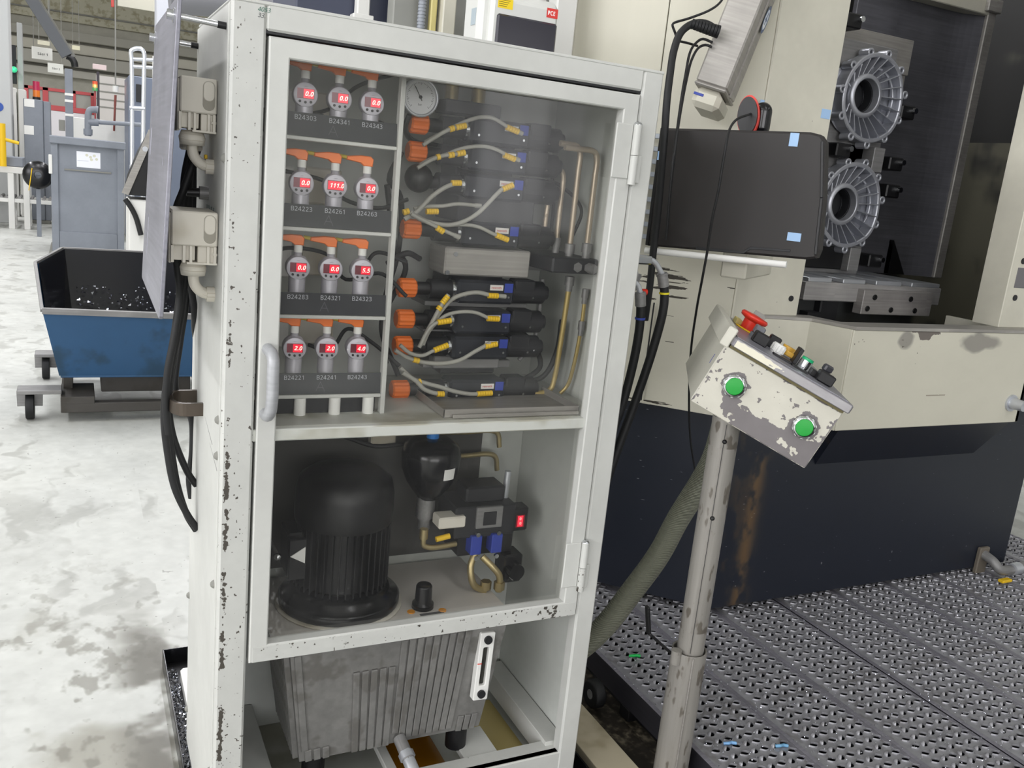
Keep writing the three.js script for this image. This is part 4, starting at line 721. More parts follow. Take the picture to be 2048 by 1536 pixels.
// ------------------------------------------------------------------ control pedestal
{
  const p = local('control_pedestal', 'worn cream control console on a telescopic steel post with two green buttons', 'control console');
  const px = 0.9445, pz = 0.06;
  const w = M.stainless;
  new MB().bar([0.829, 0.46, 0.05], [0.842, 0.398, 0.05], 0.012, 0.006).bar([0.842, 0.398, 0.05], [0.91, 0.34, 0.05], 0.012, 0.006).build('clamp_lever', M.black, p);
  const M_post2 = MS({ color: 0x9f9d99, metalness: 0.15, roughness: 0.45, map: T.galv });
  // lower tube with a welded seam, open clamp lip; base plate below the frame
  new MB().mat(new THREE.LatheGeometry([[0.0345, 0.012], [0.0365, 0.012], [0.0365, 0.352], [0.0345, 0.352], [0.032, 0.35], [0.032, 0.012]].map(([a, b]) => new THREE.Vector2(a, b)), 36), new THREE.Matrix4().makeTranslation(px + 0.002, 0, pz)).build('lower_tube', M_post2, p);
  new MB().bar([px - 0.014, 0.012, pz + 0.0345], [px - 0.014, 0.35, pz + 0.0345], 0.0035, 0.003).build('weld_seam', w, p);
  new MB().cyl(0.011, 0.011, 0.03, px - 0.036, 0.343, pz + 0.006, 'y', 14).build('clamp_ear', M_post2, p);
  new MB().cyl(0.028, 0.028, 0.56, px + 0.004, 0.58, pz, 'y', 28).build('upper_tube', M_post2, p);
  const rod = (y) => { const a = px - 0.001, d = V(-0.57, 0, 0.82); return [a + d.x * 0.0272 + 0.004, y, pz + d.z * 0.0272]; };
  for (const y of [0.655, 0.815]) { const [a, b, c] = rod(y); new MB().add(new THREE.SphereGeometry(0.0048, 10, 8), [a, b, c]).build('pin_hole', M.black, p); }
  new MB().bar([rod(0.36)[0] - 0.002, 0.355, rod(0.36)[2] + 0.0006], [rod(0.8)[0] - 0.002, 0.85, rod(0.8)[2] + 0.0006], 0.0012, 0.0012).build('slot_line', M.dark, p);
  new MB().box(0.14, 0.012, 0.14, px - 0.03, 0.006, pz + 0.02, 0.002).build('base_plate', M_post2, p);
  new MB().box(0.05, 0.02, 0.03, px + 0.02, 0.85, pz - 0.02, 0.002).build('weld_bracket', M_post2, p);
  // the console in its own tilted axes: x along the front, y up its face, z out of the front
  const con = new THREE.Group(); con.name = 'console'; p.add(con);
  con.matrixAutoUpdate = true;
  const bm = new THREE.Matrix4().makeBasis(V(0.73823, -0.40138, 0.54213), V(0.33951, 0.91557, 0.21555), V(-0.58288, 0.02494, 0.81218));
  con.quaternion.setFromRotationMatrix(bm); con.position.set(0.86133, 1.01712, 0.12475);
  WORLD.set(con, false);
  const L = 0.245, Hh = 0.123, D = 0.42;
  // worn front: bare grey metal where the paint has gone
  const wornF = (u, v) => {
    const x = u * 0.26 - 0.005, y = v * 0.135 - 0.13; // metres on the face
    const n = fbm(u * 14, v * 8, 32, 211, 5), n2 = fbm(u * 40, v * 22, 64, 213, 3);
    let wgt = 0;
    const d1 = Math.hypot(x - 0.053, y + 0.057), d2 = Math.hypot(x - 0.199, y + 0.056);
    wgt = Math.max(wgt, sm(0.03, 0.018, d1), sm(0.034, 0.02, d2));
    wgt = Math.max(wgt, sm(0.024, 0.008, Math.hypot((x - 0.064) * 1.2, (y + 0.088) * 0.8)));
    wgt = Math.max(wgt, sm(-0.072, -0.088, y + (x - 0.16) * -0.1) * sm(0.06, 0.1, x));
    wgt = Math.max(wgt, sm(0.175, 0.205, x + (y + 0.09) * 0.4) * sm(-0.07, -0.085, y));
    wgt = Math.max(wgt, sm(0.009, 0.001, L - x) * 0.8, sm(-0.006, 0.0, y) * sm(0.1, 0.14, x) * 0.62, sm(0.012, 0.0, x) * 0.4 * n2 * 2);
    const isl = sm(0.012, 0.004, Math.abs(y + 0.105 + (x - 0.19) * 0.15)) * sm(0.155, 0.175, x) * sm(0.232, 0.21, x);
    wgt -= isl * 0.75; wgt += sm(-0.05, -0.1, y) * 0.2 * sm(0.0, 0.06, x) + 0.07;
    return wgt + (n - 0.5) * 1.3 + (n2 - 0.5) * 1.1;
  };
  const fm = tex(1024, 512, (u, v) => { const m = fbm(u * 6, v * 4, 8, 217, 5); const a = wornF(u, v), k = 226 + 14 * (m - 0.5); if (a > 0.5) return [124 + 16 * m, 119 + 16 * m, 120 + 16 * m]; if (a > 0.475) return [176, 170, 154]; return [k, k - 3, k - 17]; }, 0.26, 0.135);
  fm.offset.set(0.005 / 0.26, 0.13 / 0.135);
  const fr = tex(256, 128, (u, v) => g3(wornF(u, v) > 0.5 ? 110 : 150), 0.26, 0.135, false); fr.offset.copy(fm.offset);
  const M_face = MS({ color: 0xdadada, map: fm, roughness: 0.9, roughnessMap: fr, metalness: 0.1 });
  const M_side = MS({ color: 0xd6d4c8, map: T.paint, roughness: 0.45 });
  new MB().bb(0, L, -Hh, 0, -D, -0.0015, 0.004).build('console_box', M_side, con);
  new MB().bb(0.0015, L - 0.0015, -Hh + 0.001, -0.001, -0.004, 0, 0.0012).build('front_plate', M_face, con);
  new MB().bb(0.008, L - 0.002, -0.0005, 0.0045, -D + 0.01, 0.001, 0.0005).build('gasket', MS({ color: 0x6d6646, roughness: 0.8 }), con);
  const lidMap = tex(512, 64, (u, v) => { const n = fbm(u * 26, v * 4, 32, 221, 4), m = fbm(u * 8, v * 2, 8, 223, 4); const a = sm(0.62, 0.05, u) * sm(0.95, 0.4, v) + (n - 0.5) * 0.5; const k = 158 + 26 * (m - 0.5); return a > 0.42 ? [214, 210, 192] : [k, k - 2, k]; }, 0.25, 0.02);
  lidMap.offset.set(-0.006 / 0.25, -0.0045 / 0.02);
  const lid = new MB().bb(0.006, 0.25, 0.0045, 0.022, -D, 0.012, 0.0025).build('lid', MS({ color: 0xb2b0b4, metalness: 0.45, roughness: 0.4, map: T.scratch }), con);
  new MB().bb(0.012, 0.246, 0.0058, 0.0205, 0.0112, 0.0126, 0.0004).build('lid_edge', MS({ map: lidMap, metalness: 0.3, roughness: 0.42 }), lid);
  new MB().bb(-0.012, 0.006, -0.004, 0.034, -D, 0.002, 0.002).build('hinge_wall', M_side, con);
  new MB().bb(0.01, 0.24, 0.022, 0.0235, -D + 0.01, 0.004, 0.0005).build('lid_plate', MS({ color: 0xc9c9d2, metalness: 0.5, roughness: 0.35, map: T.scratch }), lid);
  for (const x of [0.053, 0.199]) {
    const rg = new MB().lathe([[0.0165, -0.002], [0.0215, -0.002], [0.0215, 0.004], [0.02, 0.008], [0.0165, 0.009]], x, -0.0565, 0.001, 'z', 32);
    for (let k = 0; k < 10; k++) { const a = k / 10 * 6.2832; rg.add(chamferBox(0.004, 0.006, 0.004, 0.001), [x + Math.cos(a) * 0.0205, -0.0565 + Math.sin(a) * 0.0205, 0.006], [0, 0, a]); }
    const b = rg.build('button_ring', M.chrome, con);
    new MB().lathe([[0, 0.0085], [0.015, 0.0082], [0.017, 0.006], [0.017, 0]], x, -0.0565, 0.001, 'z', 32).build('green_button', M.green, b);
  }
  const lm = (fn, n, m, par = lid) => { const b = new MB(); fn(b); return b.build(n, m, par); };
  const es = lm((b) => b.cyl(0.016, 0.018, 0.022, 0.057, 0.036, -0.28).lathe([[0.014, 0.045], [0.029, 0.05], [0.031, 0.056], [0.028, 0.06], [0, 0.062]], 0.057, 0, -0.28, 'y', 28), 'emergency_stop', M.red);
  lm((b) => b.lathe([[0.02, 0.0235], [0.026, 0.0235], [0.026, 0.026], [0.02, 0.027]], 0.057, 0, -0.28, 'y', 24), 'yellow_ring', M.yellow, es);
  lm((b) => b.box(0.02, 0.018, 0.03, 0.067, 0.042, -0.2, 0.002).cyl(0.013, 0.013, 0.01, 0.067, 0.028, -0.2), 'grey_selector', MS({ color: 0x6c6e74, roughness: 0.4 }));
  lm((b) => b.box(0.03, 0.022, 0.03, 0.066, 0.034, -0.12, 0.002), 'switch_block', M.black);
  lm((b) => b.box(0.024, 0.026, 0.02, 0.104, 0.036, -0.2, 0.002), 'switch_block', M.black);
  lm((b) => { b.cyl(0.012, 0.013, 0.02, 0.106, 0.033, -0.13); for (let k = 0; k < 8; k++) b.box(0.006, 0.014, 0.004, 0.106 + Math.cos(k * 0.785) * 0.0125, 0.034, -0.13 + Math.sin(k * 0.785) * 0.0125, 0.001, [0, -k * 0.785 + 1.57, 0]); }, 'white_knob', M.white);
  lm((b) => b.bb(0.094, 0.13, 0.0235, 0.027, -0.09, -0.07, 0.0005), 'label_holder', M.black);
  lm((b) => b.bb(0.132, 0.166, 0.0235, 0.027, -0.08, -0.06, 0.0005), 'label_holder', M.black);
  lm((b) => b.cyl(0.0135, 0.0135, 0.018, 0.135, 0.036, -0.19).box(0.02, 0.01, 0.014, 0.139, 0.033, -0.165, 0.002), 'yellow_lamp', MS({ color: 0xe6b54a, roughness: 0.3 }));
  lm((b) => b.box(0.008, 0.032, 0.036, 0.148, 0.04, -0.15, 0.001), 'black_guard', M.black);
  const sv = lm((b) => b.cyl(0.013, 0.013, 0.018, 0.166, 0.033, -0.13), 'silver_button', M.chrome);
  lm((b) => b.cyl(0.012, 0.012, 0.005, 0.166, 0.0445, -0.13), 'green_cap', MS({ color: 0x1fae72, roughness: 0.35 }), sv);
  const sk = lm((b) => b.box(0.032, 0.02, 0.028, 0.2, 0.034, -0.075, 0.002).box(0.012, 0.012, 0.03, 0.181, 0.03, -0.1, 0.001), 'selector_base', M.black);
  lm((b) => b.box(0.02, 0.014, 0.014, 0.201, 0.05, -0.105, 0.003, [0, 0.4, 0]), 'selector_knob', MS({ color: 0x3b3b40, roughness: 0.4 }), sk);
  lm((b) => b.bb(0.03, 0.045, 0.0235, 0.035, -0.36, -0.3, 0.001), 'yellow_label', MS({ color: 0xd2c27a, roughness: 0.6 }));
  const br = poly([[-0.014, -0.02], [0.014, -0.02], [0.014, 0.012], [0.008, 0.018], [-0.014, 0.018]]); br.holes.push(new THREE.Path(circle(0.003).getPoints(10)));
  lm((b) => b.ext(br, 0.002, 0.075, 0.05, -0.36, 0.0004), 'lug', M.stainless);
  new MB().bb(-0.0005, 0.0, -0.05, -0.03, -0.06, -0.056, 0.0001).build('pen_mark', M.blue, con);
}
tag(new MB().tube([[1.0, 0.84, 0.0], [1.02, 0.74, -0.04], [1.035, 0.66, -0.09], [1.02, 0.56, -0.13], [0.985, 0.475, -0.135], [0.93, 0.39, -0.14], [0.87, 0.3, -0.15], [0.81, 0.22, -0.18], [0.77, 0.14, -0.25]], 0.0262, 90, 18).build('corrugated_hose', MS({ color: 0x7e8070, roughness: 0.5, map: T.paint, bumpMap: (() => { const t = tex(16, 256, (u, v) => g3(127 + 120 * Math.sin(v * Math.PI * 2 * 20)), 0.1, 0.08, false); return t; })(), bumpScale: 0.002 }), scene), 'thick grey green ribbed hose sloping down behind the pedestal post', 'hose');
// ------------------------------------------------------------------ hydraulic hoses on the right of the cabinet
function hose(label, pts, r, ring, ringAt) {
  const o = local('hydraulic_hose', label, 'hose', 'hoses on the right of the cabinet');
  new MB().tube(pts.slice(2), r, 70, 12).build('rubber_tube', M.rubber, o);
  new MB().tube(pts.slice(0, 3), r * 0.62, 20, 10).build('elbow', M.steel, o);
  const a = V(...pts[2]), b = V(...pts[3]);
  new MB().rod(a.clone().lerp(b, -0.05), a.clone().lerp(b, 0.75), r * 1.2, 12).rod(a.clone().lerp(b, 0.02), a.clone().lerp(b, 0.1), r * 1.35, 6).build('ferrule', M.steelDull, o);
  if (ring) { const c = V(...pts[4]); new MB().rod(b.clone().lerp(c, ringAt), b.clone().lerp(c, ringAt + 0.1), r * 1.16, 12).build('colour_band', ring, o); }
}
hose('black hose with a yellow band arching out furthest from the cabinet', [[0.75, 1.131, -0.2], [0.905, 1.133, -0.2], [0.935, 1.105, -0.2], [0.947, 1.07, -0.2], [0.951, 1.03, -0.2], [0.94, 0.95, -0.2], [0.915, 0.84, -0.2], [0.885, 0.73, -0.2], [0.85, 0.6, -0.2], [0.8, 0.45, -0.22]], 0.0098, MS({ color: 0xe3d51f, roughness: 0.5 }), 0.1);
hose('black hose with a blue band nearest to the cabinet edge', [[0.75, 1.08, -0.2], [0.872, 1.082, -0.2], [0.885, 1.062, -0.2], [0.892, 1.025, -0.2], [0.895, 0.98, -0.2], [0.89, 0.9, -0.2], [0.873, 0.8, -0.2], [0.85, 0.7, -0.21], [0.82, 0.55, -0.22]], 0.0098, M.blue, 0.35);
hose('black hose behind the blue banded one, without a band', [[0.75, 1.11, -0.27], [0.9, 1.11, -0.27], [0.915, 1.095, -0.27], [0.905, 1.05, -0.27], [0.898, 1.0, -0.27], [0.885, 0.88, -0.27], [0.865, 0.75, -0.27], [0.83, 0.6, -0.27]], 0.011);
{
  const f = local('hose_fitting', 'bright steel fitting with a red cap on the cabinet right side', 'fitting');
  new MB().rod([0.74, 1.132, -0.2], [0.895, 1.133, -0.2], 0.009, 6).bb(0.86, 0.9, 1.124, 1.142, -0.21, -0.19, 0.003).build('block', M.chrome, f);
  new MB().rod([0.74, 1.1, -0.22], [0.87, 1.11, -0.22], 0.012, 6).rod([0.87, 1.11, -0.22], [0.855, 1.06, -0.21], 0.01, 10).build('nut', M.steel, f);
  new MB().rod([0.902, 1.062, -0.22], [0.914, 1.062, -0.22], 0.007, 10).build('red_cap', M.red, f);
}
tag(new MB().tube([[0.9, 1.3, -0.3], [0.935, 1.1, -0.3], [0.925, 0.95, -0.3], [0.9, 0.8, -0.28], [0.87, 0.72, -0.26]], 0.004, 60, 8).build('control_cable', M.rubber, scene), 'thin black cable hanging between the two banded hoses', 'cable');
// ------------------------------------------------------------------ perforated grating plates
{
  const PWID = 0.2335, PITCH = 0.2345, ZP = 0.027, G = 0.1, rowsN = 43, z0 = 0.45;
  const px = [0.044, 0.0725, 0.101, 0.1295, 0.158, 0.1865, 0.214];
  const lens = (cx, cz, w, d) => { const p = [], n = 6; for (let i = 0; i < n; i++) { const t = i / n; p.push([cx - w + 2 * w * t, cz + d * Math.sin(Math.PI * t)]); } for (let i = 0; i < n; i++) { const t = i / n; p.push([cx + w - 2 * w * t, cz - d * Math.sin(Math.PI * t)]); } return p; };
  const P = []; const tri = (a, b, c) => P.push(a, b, c), quad = (a, b, c, d) => { tri(a, b, c); tri(a, c, d); };
  const sh = poly([[0, -ZP / 2], [PWID, -ZP / 2], [PWID, ZP / 2], [0, ZP / 2]]);
  const L = px.filter((_, i) => i % 2 === 0).map((x) => lens(x, 0, 0.0138, 0.0092));
  for (const l of L) sh.holes.push(new THREE.Path([...l].reverse().map(([a, b]) => new THREE.Vector2(a, b))));
  px.forEach((x, i) => { if (i % 2) sh.holes.push(new THREE.Path(Array.from({ length: 9 }, (_, k) => new THREE.Vector2(x + Math.cos(-k / 9 * 6.2832) * 0.0084, Math.sin(-k / 9 * 6.2832) * 0.0077)))); });
  const sg = new THREE.ShapeGeometry(sh).toNonIndexed().attributes.position;
  const row = [];
  for (let i = 0; i < sg.count; i += 3) { const q = [0, 1, 2].map((k) => [sg.getX(i + k), 0, -sg.getY(i + k)]); row.push(q); }
  for (const l of L) for (let i = 0; i < l.length; i++) {
    const a = l[i], b = l[(i + 1) % l.length], cx = (l[0][0] + l[6][0]) / 2, ex = ([x, z], k) => [cx + (x - cx) * k, z * k];
    const a1 = ex(a, 0.9), b1 = ex(b, 0.9), A = [a[0], 0, -a[1]], B = [b[0], 0, -b[1]], A1 = [a1[0], 0.0036, -a1[1]], B1 = [b1[0], 0.0036, -b1[1]], A2 = [a1[0], -0.0015, -a1[1]], B2 = [b1[0], -0.0015, -b1[1]];
    row.push([A, B, B1], [A, B1, A1], [A1, B1, B2], [A1, B2, A2]);
  }
  const dome = new THREE.SphereGeometry(1, 9, 4, Math.PI * 0.83, Math.PI * 1.44, 0, Math.PI / 2).toNonIndexed().attributes.position;
  px.forEach((x, i) => { if (i % 2) for (let k = 0; k < dome.count; k += 3) row.push([0, 1, 2].map((q) => [x + dome.getX(k + q) * 0.0088, dome.getY(k + q) * 0.0074, dome.getZ(k + q) * 0.0082])); });
  for (let r = 0; r < rowsN; r++) { const z = z0 - (r + 0.5) * ZP; for (const t of row) P.push(...t.map(([x, y, q]) => [x, y, q + z])); }
  const gm = new MB().add(fromTris(P)).geo();
  const M_grate = MS({ color: 0xd6d6dc, metalness: 0.35, roughness: 0.36, map: T.cast });
  const zb = z0 - rowsN * ZP;
  const mk = () => {
    const g = thing('grating_plate', '', 'grating plate', [0, 0, 0], 'perforated floor grating plates');
    mesh('perforated_sheet', gm, M_grate, g);
    new MB().bb(0, 0.004, -0.062, 0, zb, z0, 0.0008).bb(PWID - 0.004, PWID, -0.062, 0, zb, z0, 0.0008).build('side_flange', MS({ color: 0x45444a, metalness: 0.3, roughness: 0.4, map: T.scratch }), g);
    new MB().bb(0.0, 0.012, -0.0005, 0.0012, zb, z0, 0.0004).bb(PWID - 0.012, PWID, -0.0005, 0.0012, zb, z0, 0.0004).build('edge_strip', MS({ color: 0xb4b2bb, metalness: 0.3, roughness: 0.38, map: T.scratch }), g);
    return g;
  };
  const ords = ['first', 'second', 'third', 'fourth', 'fifth', 'sixth', 'seventh', 'eighth', 'ninth'];
  let g0 = null;
  for (let k = 0; k < 9; k++) {
    const g = g0 ? clone(g0) : (g0 = mk()); g.position.set(1.0 + k * PITCH + (k > 2 ? 0.006 : 0), G, 0);
    tag(g, k ? `oily perforated grating plate, ${ords[k]} counted from the pedestal post` : 'oily perforated grating plate nearest the pedestal post, its dark side flange in view', 'grating plate');
  }
  const s = local('grating_support', 'dark oily support frame and pan under the grating plates', 'support frame');
  new MB().bb(1.03, 3.1, 0.001, 0.006, zb, z0, 0.001).build('pan', M.black, s);
  for (const z of [0.3, -0.2, -0.65]) new MB().bb(1.0, 3.1, 0.006, 0.037, z - 0.02, z + 0.02, 0.001).build('bearer', M.black, s);
  chips('metal_shavings', 'bright metal shavings strewn over the grating plates', 'metal shavings', 5200, () => V(rr(1.0, 2.9), G + rr(0.001, 0.004), rr(-0.42, 0.42)), 0.0016, M_chip);
  [[1.085, 0.108, -0.3, 0x1fbf5a, 'small bright green shaving on the first grating plate'], [1.09, 0.106, 0.075, 0x7fb0e0, 'small pale blue shaving near the post on the first grating plate'], [1.2, 0.106, 0.12, 0x6fa3c8, 'small dull blue shaving beside the plate seam']].forEach(([x, y, z, c, l]) =>
    tag(new MB().tube([[x - 0.014, y - 0.003, z - 0.004], [x - 0.006, y, z + 0.002], [x + 0.004, y - 0.002, z], [x + 0.014, y - 0.002, z + 0.006]], 0.004, 14, 5).build('plastic_shaving', MS({ color: c, roughness: 0.4 }), scene), l, 'shaving'));
}
{
  const w = local('rubber_roller', 'dark oily rubber roller lying under the edge of the grating', 'roller');
  new MB().lathe([[0.012, -0.014], [0.03, -0.016], [0.036, -0.01], [0.036, 0.01], [0.03, 0.016], [0.012, 0.014]], 0.955, 0.04, -0.27, 'x', 24).build('tyre', M.rubber, w); new MB().cyl(0.012, 0.012, 0.03, 0.955, 0.04, -0.27, 'x', 14).build('hub', M.steelDull, w);
  const k = local('floor_channel', 'dirty beige steel channel lying on the floor between cabinet and grating', 'channel');
  new MB().bb(0.81, 0.9, 0.034, 0.04, -0.24, 0.3, 0.001).bb(0.81, 0.814, 0.001, 0.036, -0.24, 0.3, 0.001).bb(0.896, 0.9, 0.001, 0.036, -0.24, 0.3, 0.001).build('channel', MS({ color: 0xc9bfa6, map: T.grime, roughness: 0.6 }), k);
  const dirt = tex(512, 512, (u, v) => { const n = fbm(u * 6, v * 6, 8, 401, 5), f = fbm(u * 40, v * 40, 64, 403, 3); return mixc([46, 42, 36], [120, 112, 96], sm(0.45, 0.7, n * 0.6 + f * 0.4)); }, 0.5, 0.5);
  tag(new MB().bb(0.792, 3.2, 0.0, 0.0008, -0.72, 0.6, 0.0002).build('oily_dirt', MS({ map: dirt, roughness: 0.4 }), scene), 'dark oily dirt on the floor between the cabinet and the grating', 'dirt');
}
// ------------------------------------------------------------------ machining centre
{
  const m = local('machining_centre', 'large cream and navy machining centre with an open work door', 'machine');
  const wear = tex(1024, 512, (u, v) => { // apron front: x 1.64..2.41, y .697...975
    const x = 1.64 + u * 0.78, y = 0.69 + v * 0.29, n = fbm(u * 30, v * 12, 64, 301, 5), n2 = fbm(u * 8, v * 4, 16, 303, 4), s = vnoise(u * 120, v * 48, 240, 305);
    const m2 = fbm(u * 5, v * 3, 8, 307, 5); let k = 236 + 12 * (m2 - 0.5), col = [k, k, k - 2];
    const d = (cx, cy, rx, ry) => 1 - Math.hypot((x - cx) / rx, (y - cy) / ry);
    const soft = Math.max(d(1.84, 0.955, 0.05, 0.045), d(2.15, 0.945, 0.12, 0.035), d(2.14, 0.95, 0.05, 0.04)) + (n2 - 0.5) * 0.9;
    if (soft > 0.25) col = mixc(col, [150, 148, 152], Math.min(0.75, (soft - 0.25) * 3));
    const bare = d(1.92, 0.975, 0.075, 0.022) + (n - 0.5) * 1.4; if (bare > 0.28) col = [128, 122, 124];
    if (s > 0.93 && n2 > 0.52 && x < 1.9 && y > 0.88) col = [90, 84, 80];
    if (Math.abs(y - 0.79) < 0.0016 && x > 1.9 && x < 2.1 && n > 0.5) col = mixc(col, [120, 110, 100], 0.5);
    return col;
  }, 0.78, 0.29); wear.offset.set(-1.64 / 0.78 + 3, -0.69 / 0.29 + 3);
  const M_apron = MS({ color: 0xd8d5c6, map: wear, roughness: 0.5 });
  const leftWear = tex(512, 512, (u, v) => { const x = u > 0.5 ? u * 0.6 + 0.6 : u * 0.6 + 1.2, y = 0.69 + v * 0.45, n = fbm(u * 12, v * 70, 128, 311, 4), n2 = fbm(u * 6, v * 6, 8, 313, 4); let k = 236 + 12 * (n2 - 0.5); const z = Math.exp(-(((y - 1.035) / 0.04) ** 2) - (((x - 1.235) / 0.055) ** 2)) * 0.34 + sm(0.725, 0.7, y) * sm(1.16, 1.2, x) * sm(1.3, 1.26, x) * 0.3; return n * 0.8 + z > 0.66 ? [70, 66, 62] : [k, k, k - 2]; }, 0.6, 0.45); leftWear.offset.set(0, -0.69 / 0.45); leftWear.wrapT = THREE.ClampToEdgeWrapping;
  const M_left = MS({ color: 0xd8d5c6, map: leftWear, roughness: 0.5 });
  const navyMap = tex(512, 512, (u, v) => { const n = fbm(u * 4, v * 4, 4, 321, 5), x = 1.0 + u * 1.8, f = fbm(u * 60, v * 12, 64, 323, 4); let c = [29 + 6 * (n - 0.5), 33 + 6 * (n - 0.5), 43 + 6 * (n - 0.5)]; const st = Math.exp(-(((x - 1.52 - 0.03 * (n - 0.5)) / 0.03) ** 2)) * sm(0.3, 0.6, f) * sm(0.02, 0.12, v) + Math.exp(-(((x - 1.46) / 0.03) ** 2)) * sm(0.5, 0.7, f) * 0.4; c = mixc(c, [96, 76, 54], Math.min(1, st)); if (vnoise(u * 300, v * 110, 300, 325) > 0.982 && n > 0.48) c = [150, 150, 150]; return c; }, 1.8, 0.6);
  navyMap.offset.set(-1.0 / 1.8, 0);
  const M_navy = MS({ map: navyMap, roughness: 0.36 });
  // base: navy, chamfered left front corner
  new MB().prism([[1.02, -0.84], [1.38, -0.48], [1.42, -0.43], [2.74, -0.43], [2.74, -2.6], [1.02, -2.6]], 0.125, 0.705).build('base', M_navy, m);
  new MB().prism([[1.3, -0.78], [2.7, -0.78], [2.7, -2.5], [1.3, -2.5]], 0.0, 0.126).build('plinth', M.black, m);
  // sloping underside of the apron
  { const s = poly([[-0.296, 0.7], [-0.432, 0.545], [-0.432, 0.7]]); const g = new THREE.ExtrudeGeometry(s, { depth: 0.72, bevelEnabled: false }); new MB().add(g, [1.68, 0, 0], [0, Math.PI / 2, 0]); 
    const pts = [[1.66, 0.7, -0.296], [2.39, 0.7, -0.296], [1.74, 0.545, -0.432], [2.44, 0.545, -0.432], [1.66, 0.7, -0.432], [2.41, 0.7, -0.432]]; const f = (a, b, c) => [pts[a], pts[b], pts[c]];
    new MB().add(fromTris([...f(0, 2, 3), ...f(0, 3, 1), ...f(4, 2, 0), ...f(1, 3, 5), ...f(5, 3, 2), ...f(5, 2, 4), ...f(0, 1, 5), ...f(0, 5, 4)])).build('apron_underside', M_navy, m); }
  // apron of folded panels
  new MB().bb(1.636, 2.405, 0.697, 0.975, -0.32, -0.287, 0.002).build('apron_front_panel', M_apron, m);
  new MB().bar([1.6, 0.836, -0.412], [1.638, 0.836, -0.292], 0.012, 0.278).build('apron_corner_panel', M.cream, m);
  new MB().bar([1.362, 0.836, -0.464], [1.602, 0.836, -0.412], 0.014, 0.278).build('apron_side_panel', M.cream, m);
  new MB().bb(2.39, 2.405, 0.697, 0.975, -0.6, -0.287, 0.002).build('apron_end_panel', M.cream, m);
  new MB().prism([[1.36, -0.46], [1.6, -0.405], [1.638, -0.284], [2.42, -0.284], [2.42, -0.36], [1.66, -0.36], [1.64, -0.46], [1.36, -0.52]], 0.975, 0.984, 0.001).build('apron_rim', M.stainless, m);
  new MB().cyl(0.026, 0.026, 0.006, 2.35, 0.76, -0.284, 'z', 24).cyl(0.018, 0.016, 0.04, 2.35, 0.76, -0.262, 'z', 20).build('apron_knob', M.steel, m);
  tag(new MB().tube([[2.35, 0.762, -0.243], [2.4, 0.785, -0.21], [2.5, 0.815, -0.2], [2.7, 0.83, -0.2]], 0.0035, 30, 8).build('thin_cable', M.rubber, scene), 'thin cable leaving the round knob at the apron corner', 'cable');
  // column left of the work door and its chamfer
  new MB().bb(1.36, 1.588, 0.97, 2.35, -0.5, -0.45, 0.003).build('column_front_panel', M.cream, m);
  new MB().bb(1.574, 1.588, 0.97, 2.35, -0.9, -0.46, 0.002).build('door_jamb', M.dark, m);
  { const a = V(1.0, 0, -0.82), b = V(1.362, 0, -0.458), d = b.clone().sub(a); const p = (k, y) => a.clone().addScaledVector(d, k).setY(y);
    const pan = (k0, k1, y0, y1, n, mat) => new MB().bar(p(k0, (y0 + y1) / 2), p(k1, (y0 + y1) / 2), 0.012, y1 - y0).build(n, mat, m);
    pan(0, 0.47, 0.7, 2.35, 'chamfer_panel', M_left); pan(0.475, 1, 0.7, 2.35, 'chamfer_panel', M_left);
    new MB().bar(p(0.6, 0.985).add(V(-0.01, 0, 0.01)), p(0.6, 0.71).add(V(-0.01, 0, 0.01)), 0.004, 0.004).build('seam_rod', M.dark, m); }
  new MB().bb(1.0, 1.02, 0.7, 2.35, -2.6, -0.82, 0.002).build('side_panel', M.cream, m);
  new MB().bb(1.588, 2.75, 2.25, 2.35, -0.5, -0.45, 0.002).build('header', M.cream, m);
  const col = new MB().bb(2.275, 2.41, 0.984, 2.3, -0.42, -0.33, 0.002).build('right_column', M.cream, m);
  new MB().bb(2.305, 2.36, 1.105, 1.165, -0.331, -0.328, 0.0005).build('dark_plate', MS({ color: 0x6c6a6c, roughness: 0.5 }), col);
  for (const y of [1.185, 1.075]) new MB().cyl(0.009, 0.009, 0.004, 2.32, y, -0.329, 'z', 14).build('screw', M.dark, col);
  new MB().bb(2.41, 3.1, 0.7, 2.35, -0.5, -0.46, 0.002).build('right_panel', M.navy, m);
  // dark work space
  const M_in = MS({ color: 0x3a3c3c, roughness: 0.55, map: T.grime });
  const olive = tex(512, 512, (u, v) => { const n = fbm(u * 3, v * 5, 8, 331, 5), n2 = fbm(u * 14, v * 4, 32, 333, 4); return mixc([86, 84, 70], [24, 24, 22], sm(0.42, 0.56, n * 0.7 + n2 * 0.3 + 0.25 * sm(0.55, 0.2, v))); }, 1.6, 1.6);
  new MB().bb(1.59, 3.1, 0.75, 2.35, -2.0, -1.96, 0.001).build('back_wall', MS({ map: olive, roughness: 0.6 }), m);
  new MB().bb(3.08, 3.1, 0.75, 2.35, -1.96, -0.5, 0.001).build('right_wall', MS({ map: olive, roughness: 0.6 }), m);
  new MB().bb(1.59, 3.1, 0.7, 0.76, -1.98, -0.44, 0.001).build('chip_floor', M.black, m);
  new MB().bb(1.57, 1.59, 0.75, 2.35, -1.98, -0.9, 0.001).build('left_wall', M_in, m);
  // table with T-slot rails and the bolted front block
  new MB().bb(1.87, 2.5, 0.99, 1.05, -1.35, -0.72, 0.003).build('table', MS({ color: 0xd8d5d0, metalness: 0.25, roughness: 0.45, map: T.scratch }), m);
  for (const [x, w] of [[1.93, 0.1], [2.08, 0.1], [2.24, 0.12], [2.42, 0.14]]) new MB().bb(x - w / 2, x + w / 2, 1.05, 1.064, -1.3, -0.722, 0.002).build('table_rail', M.steel, m);
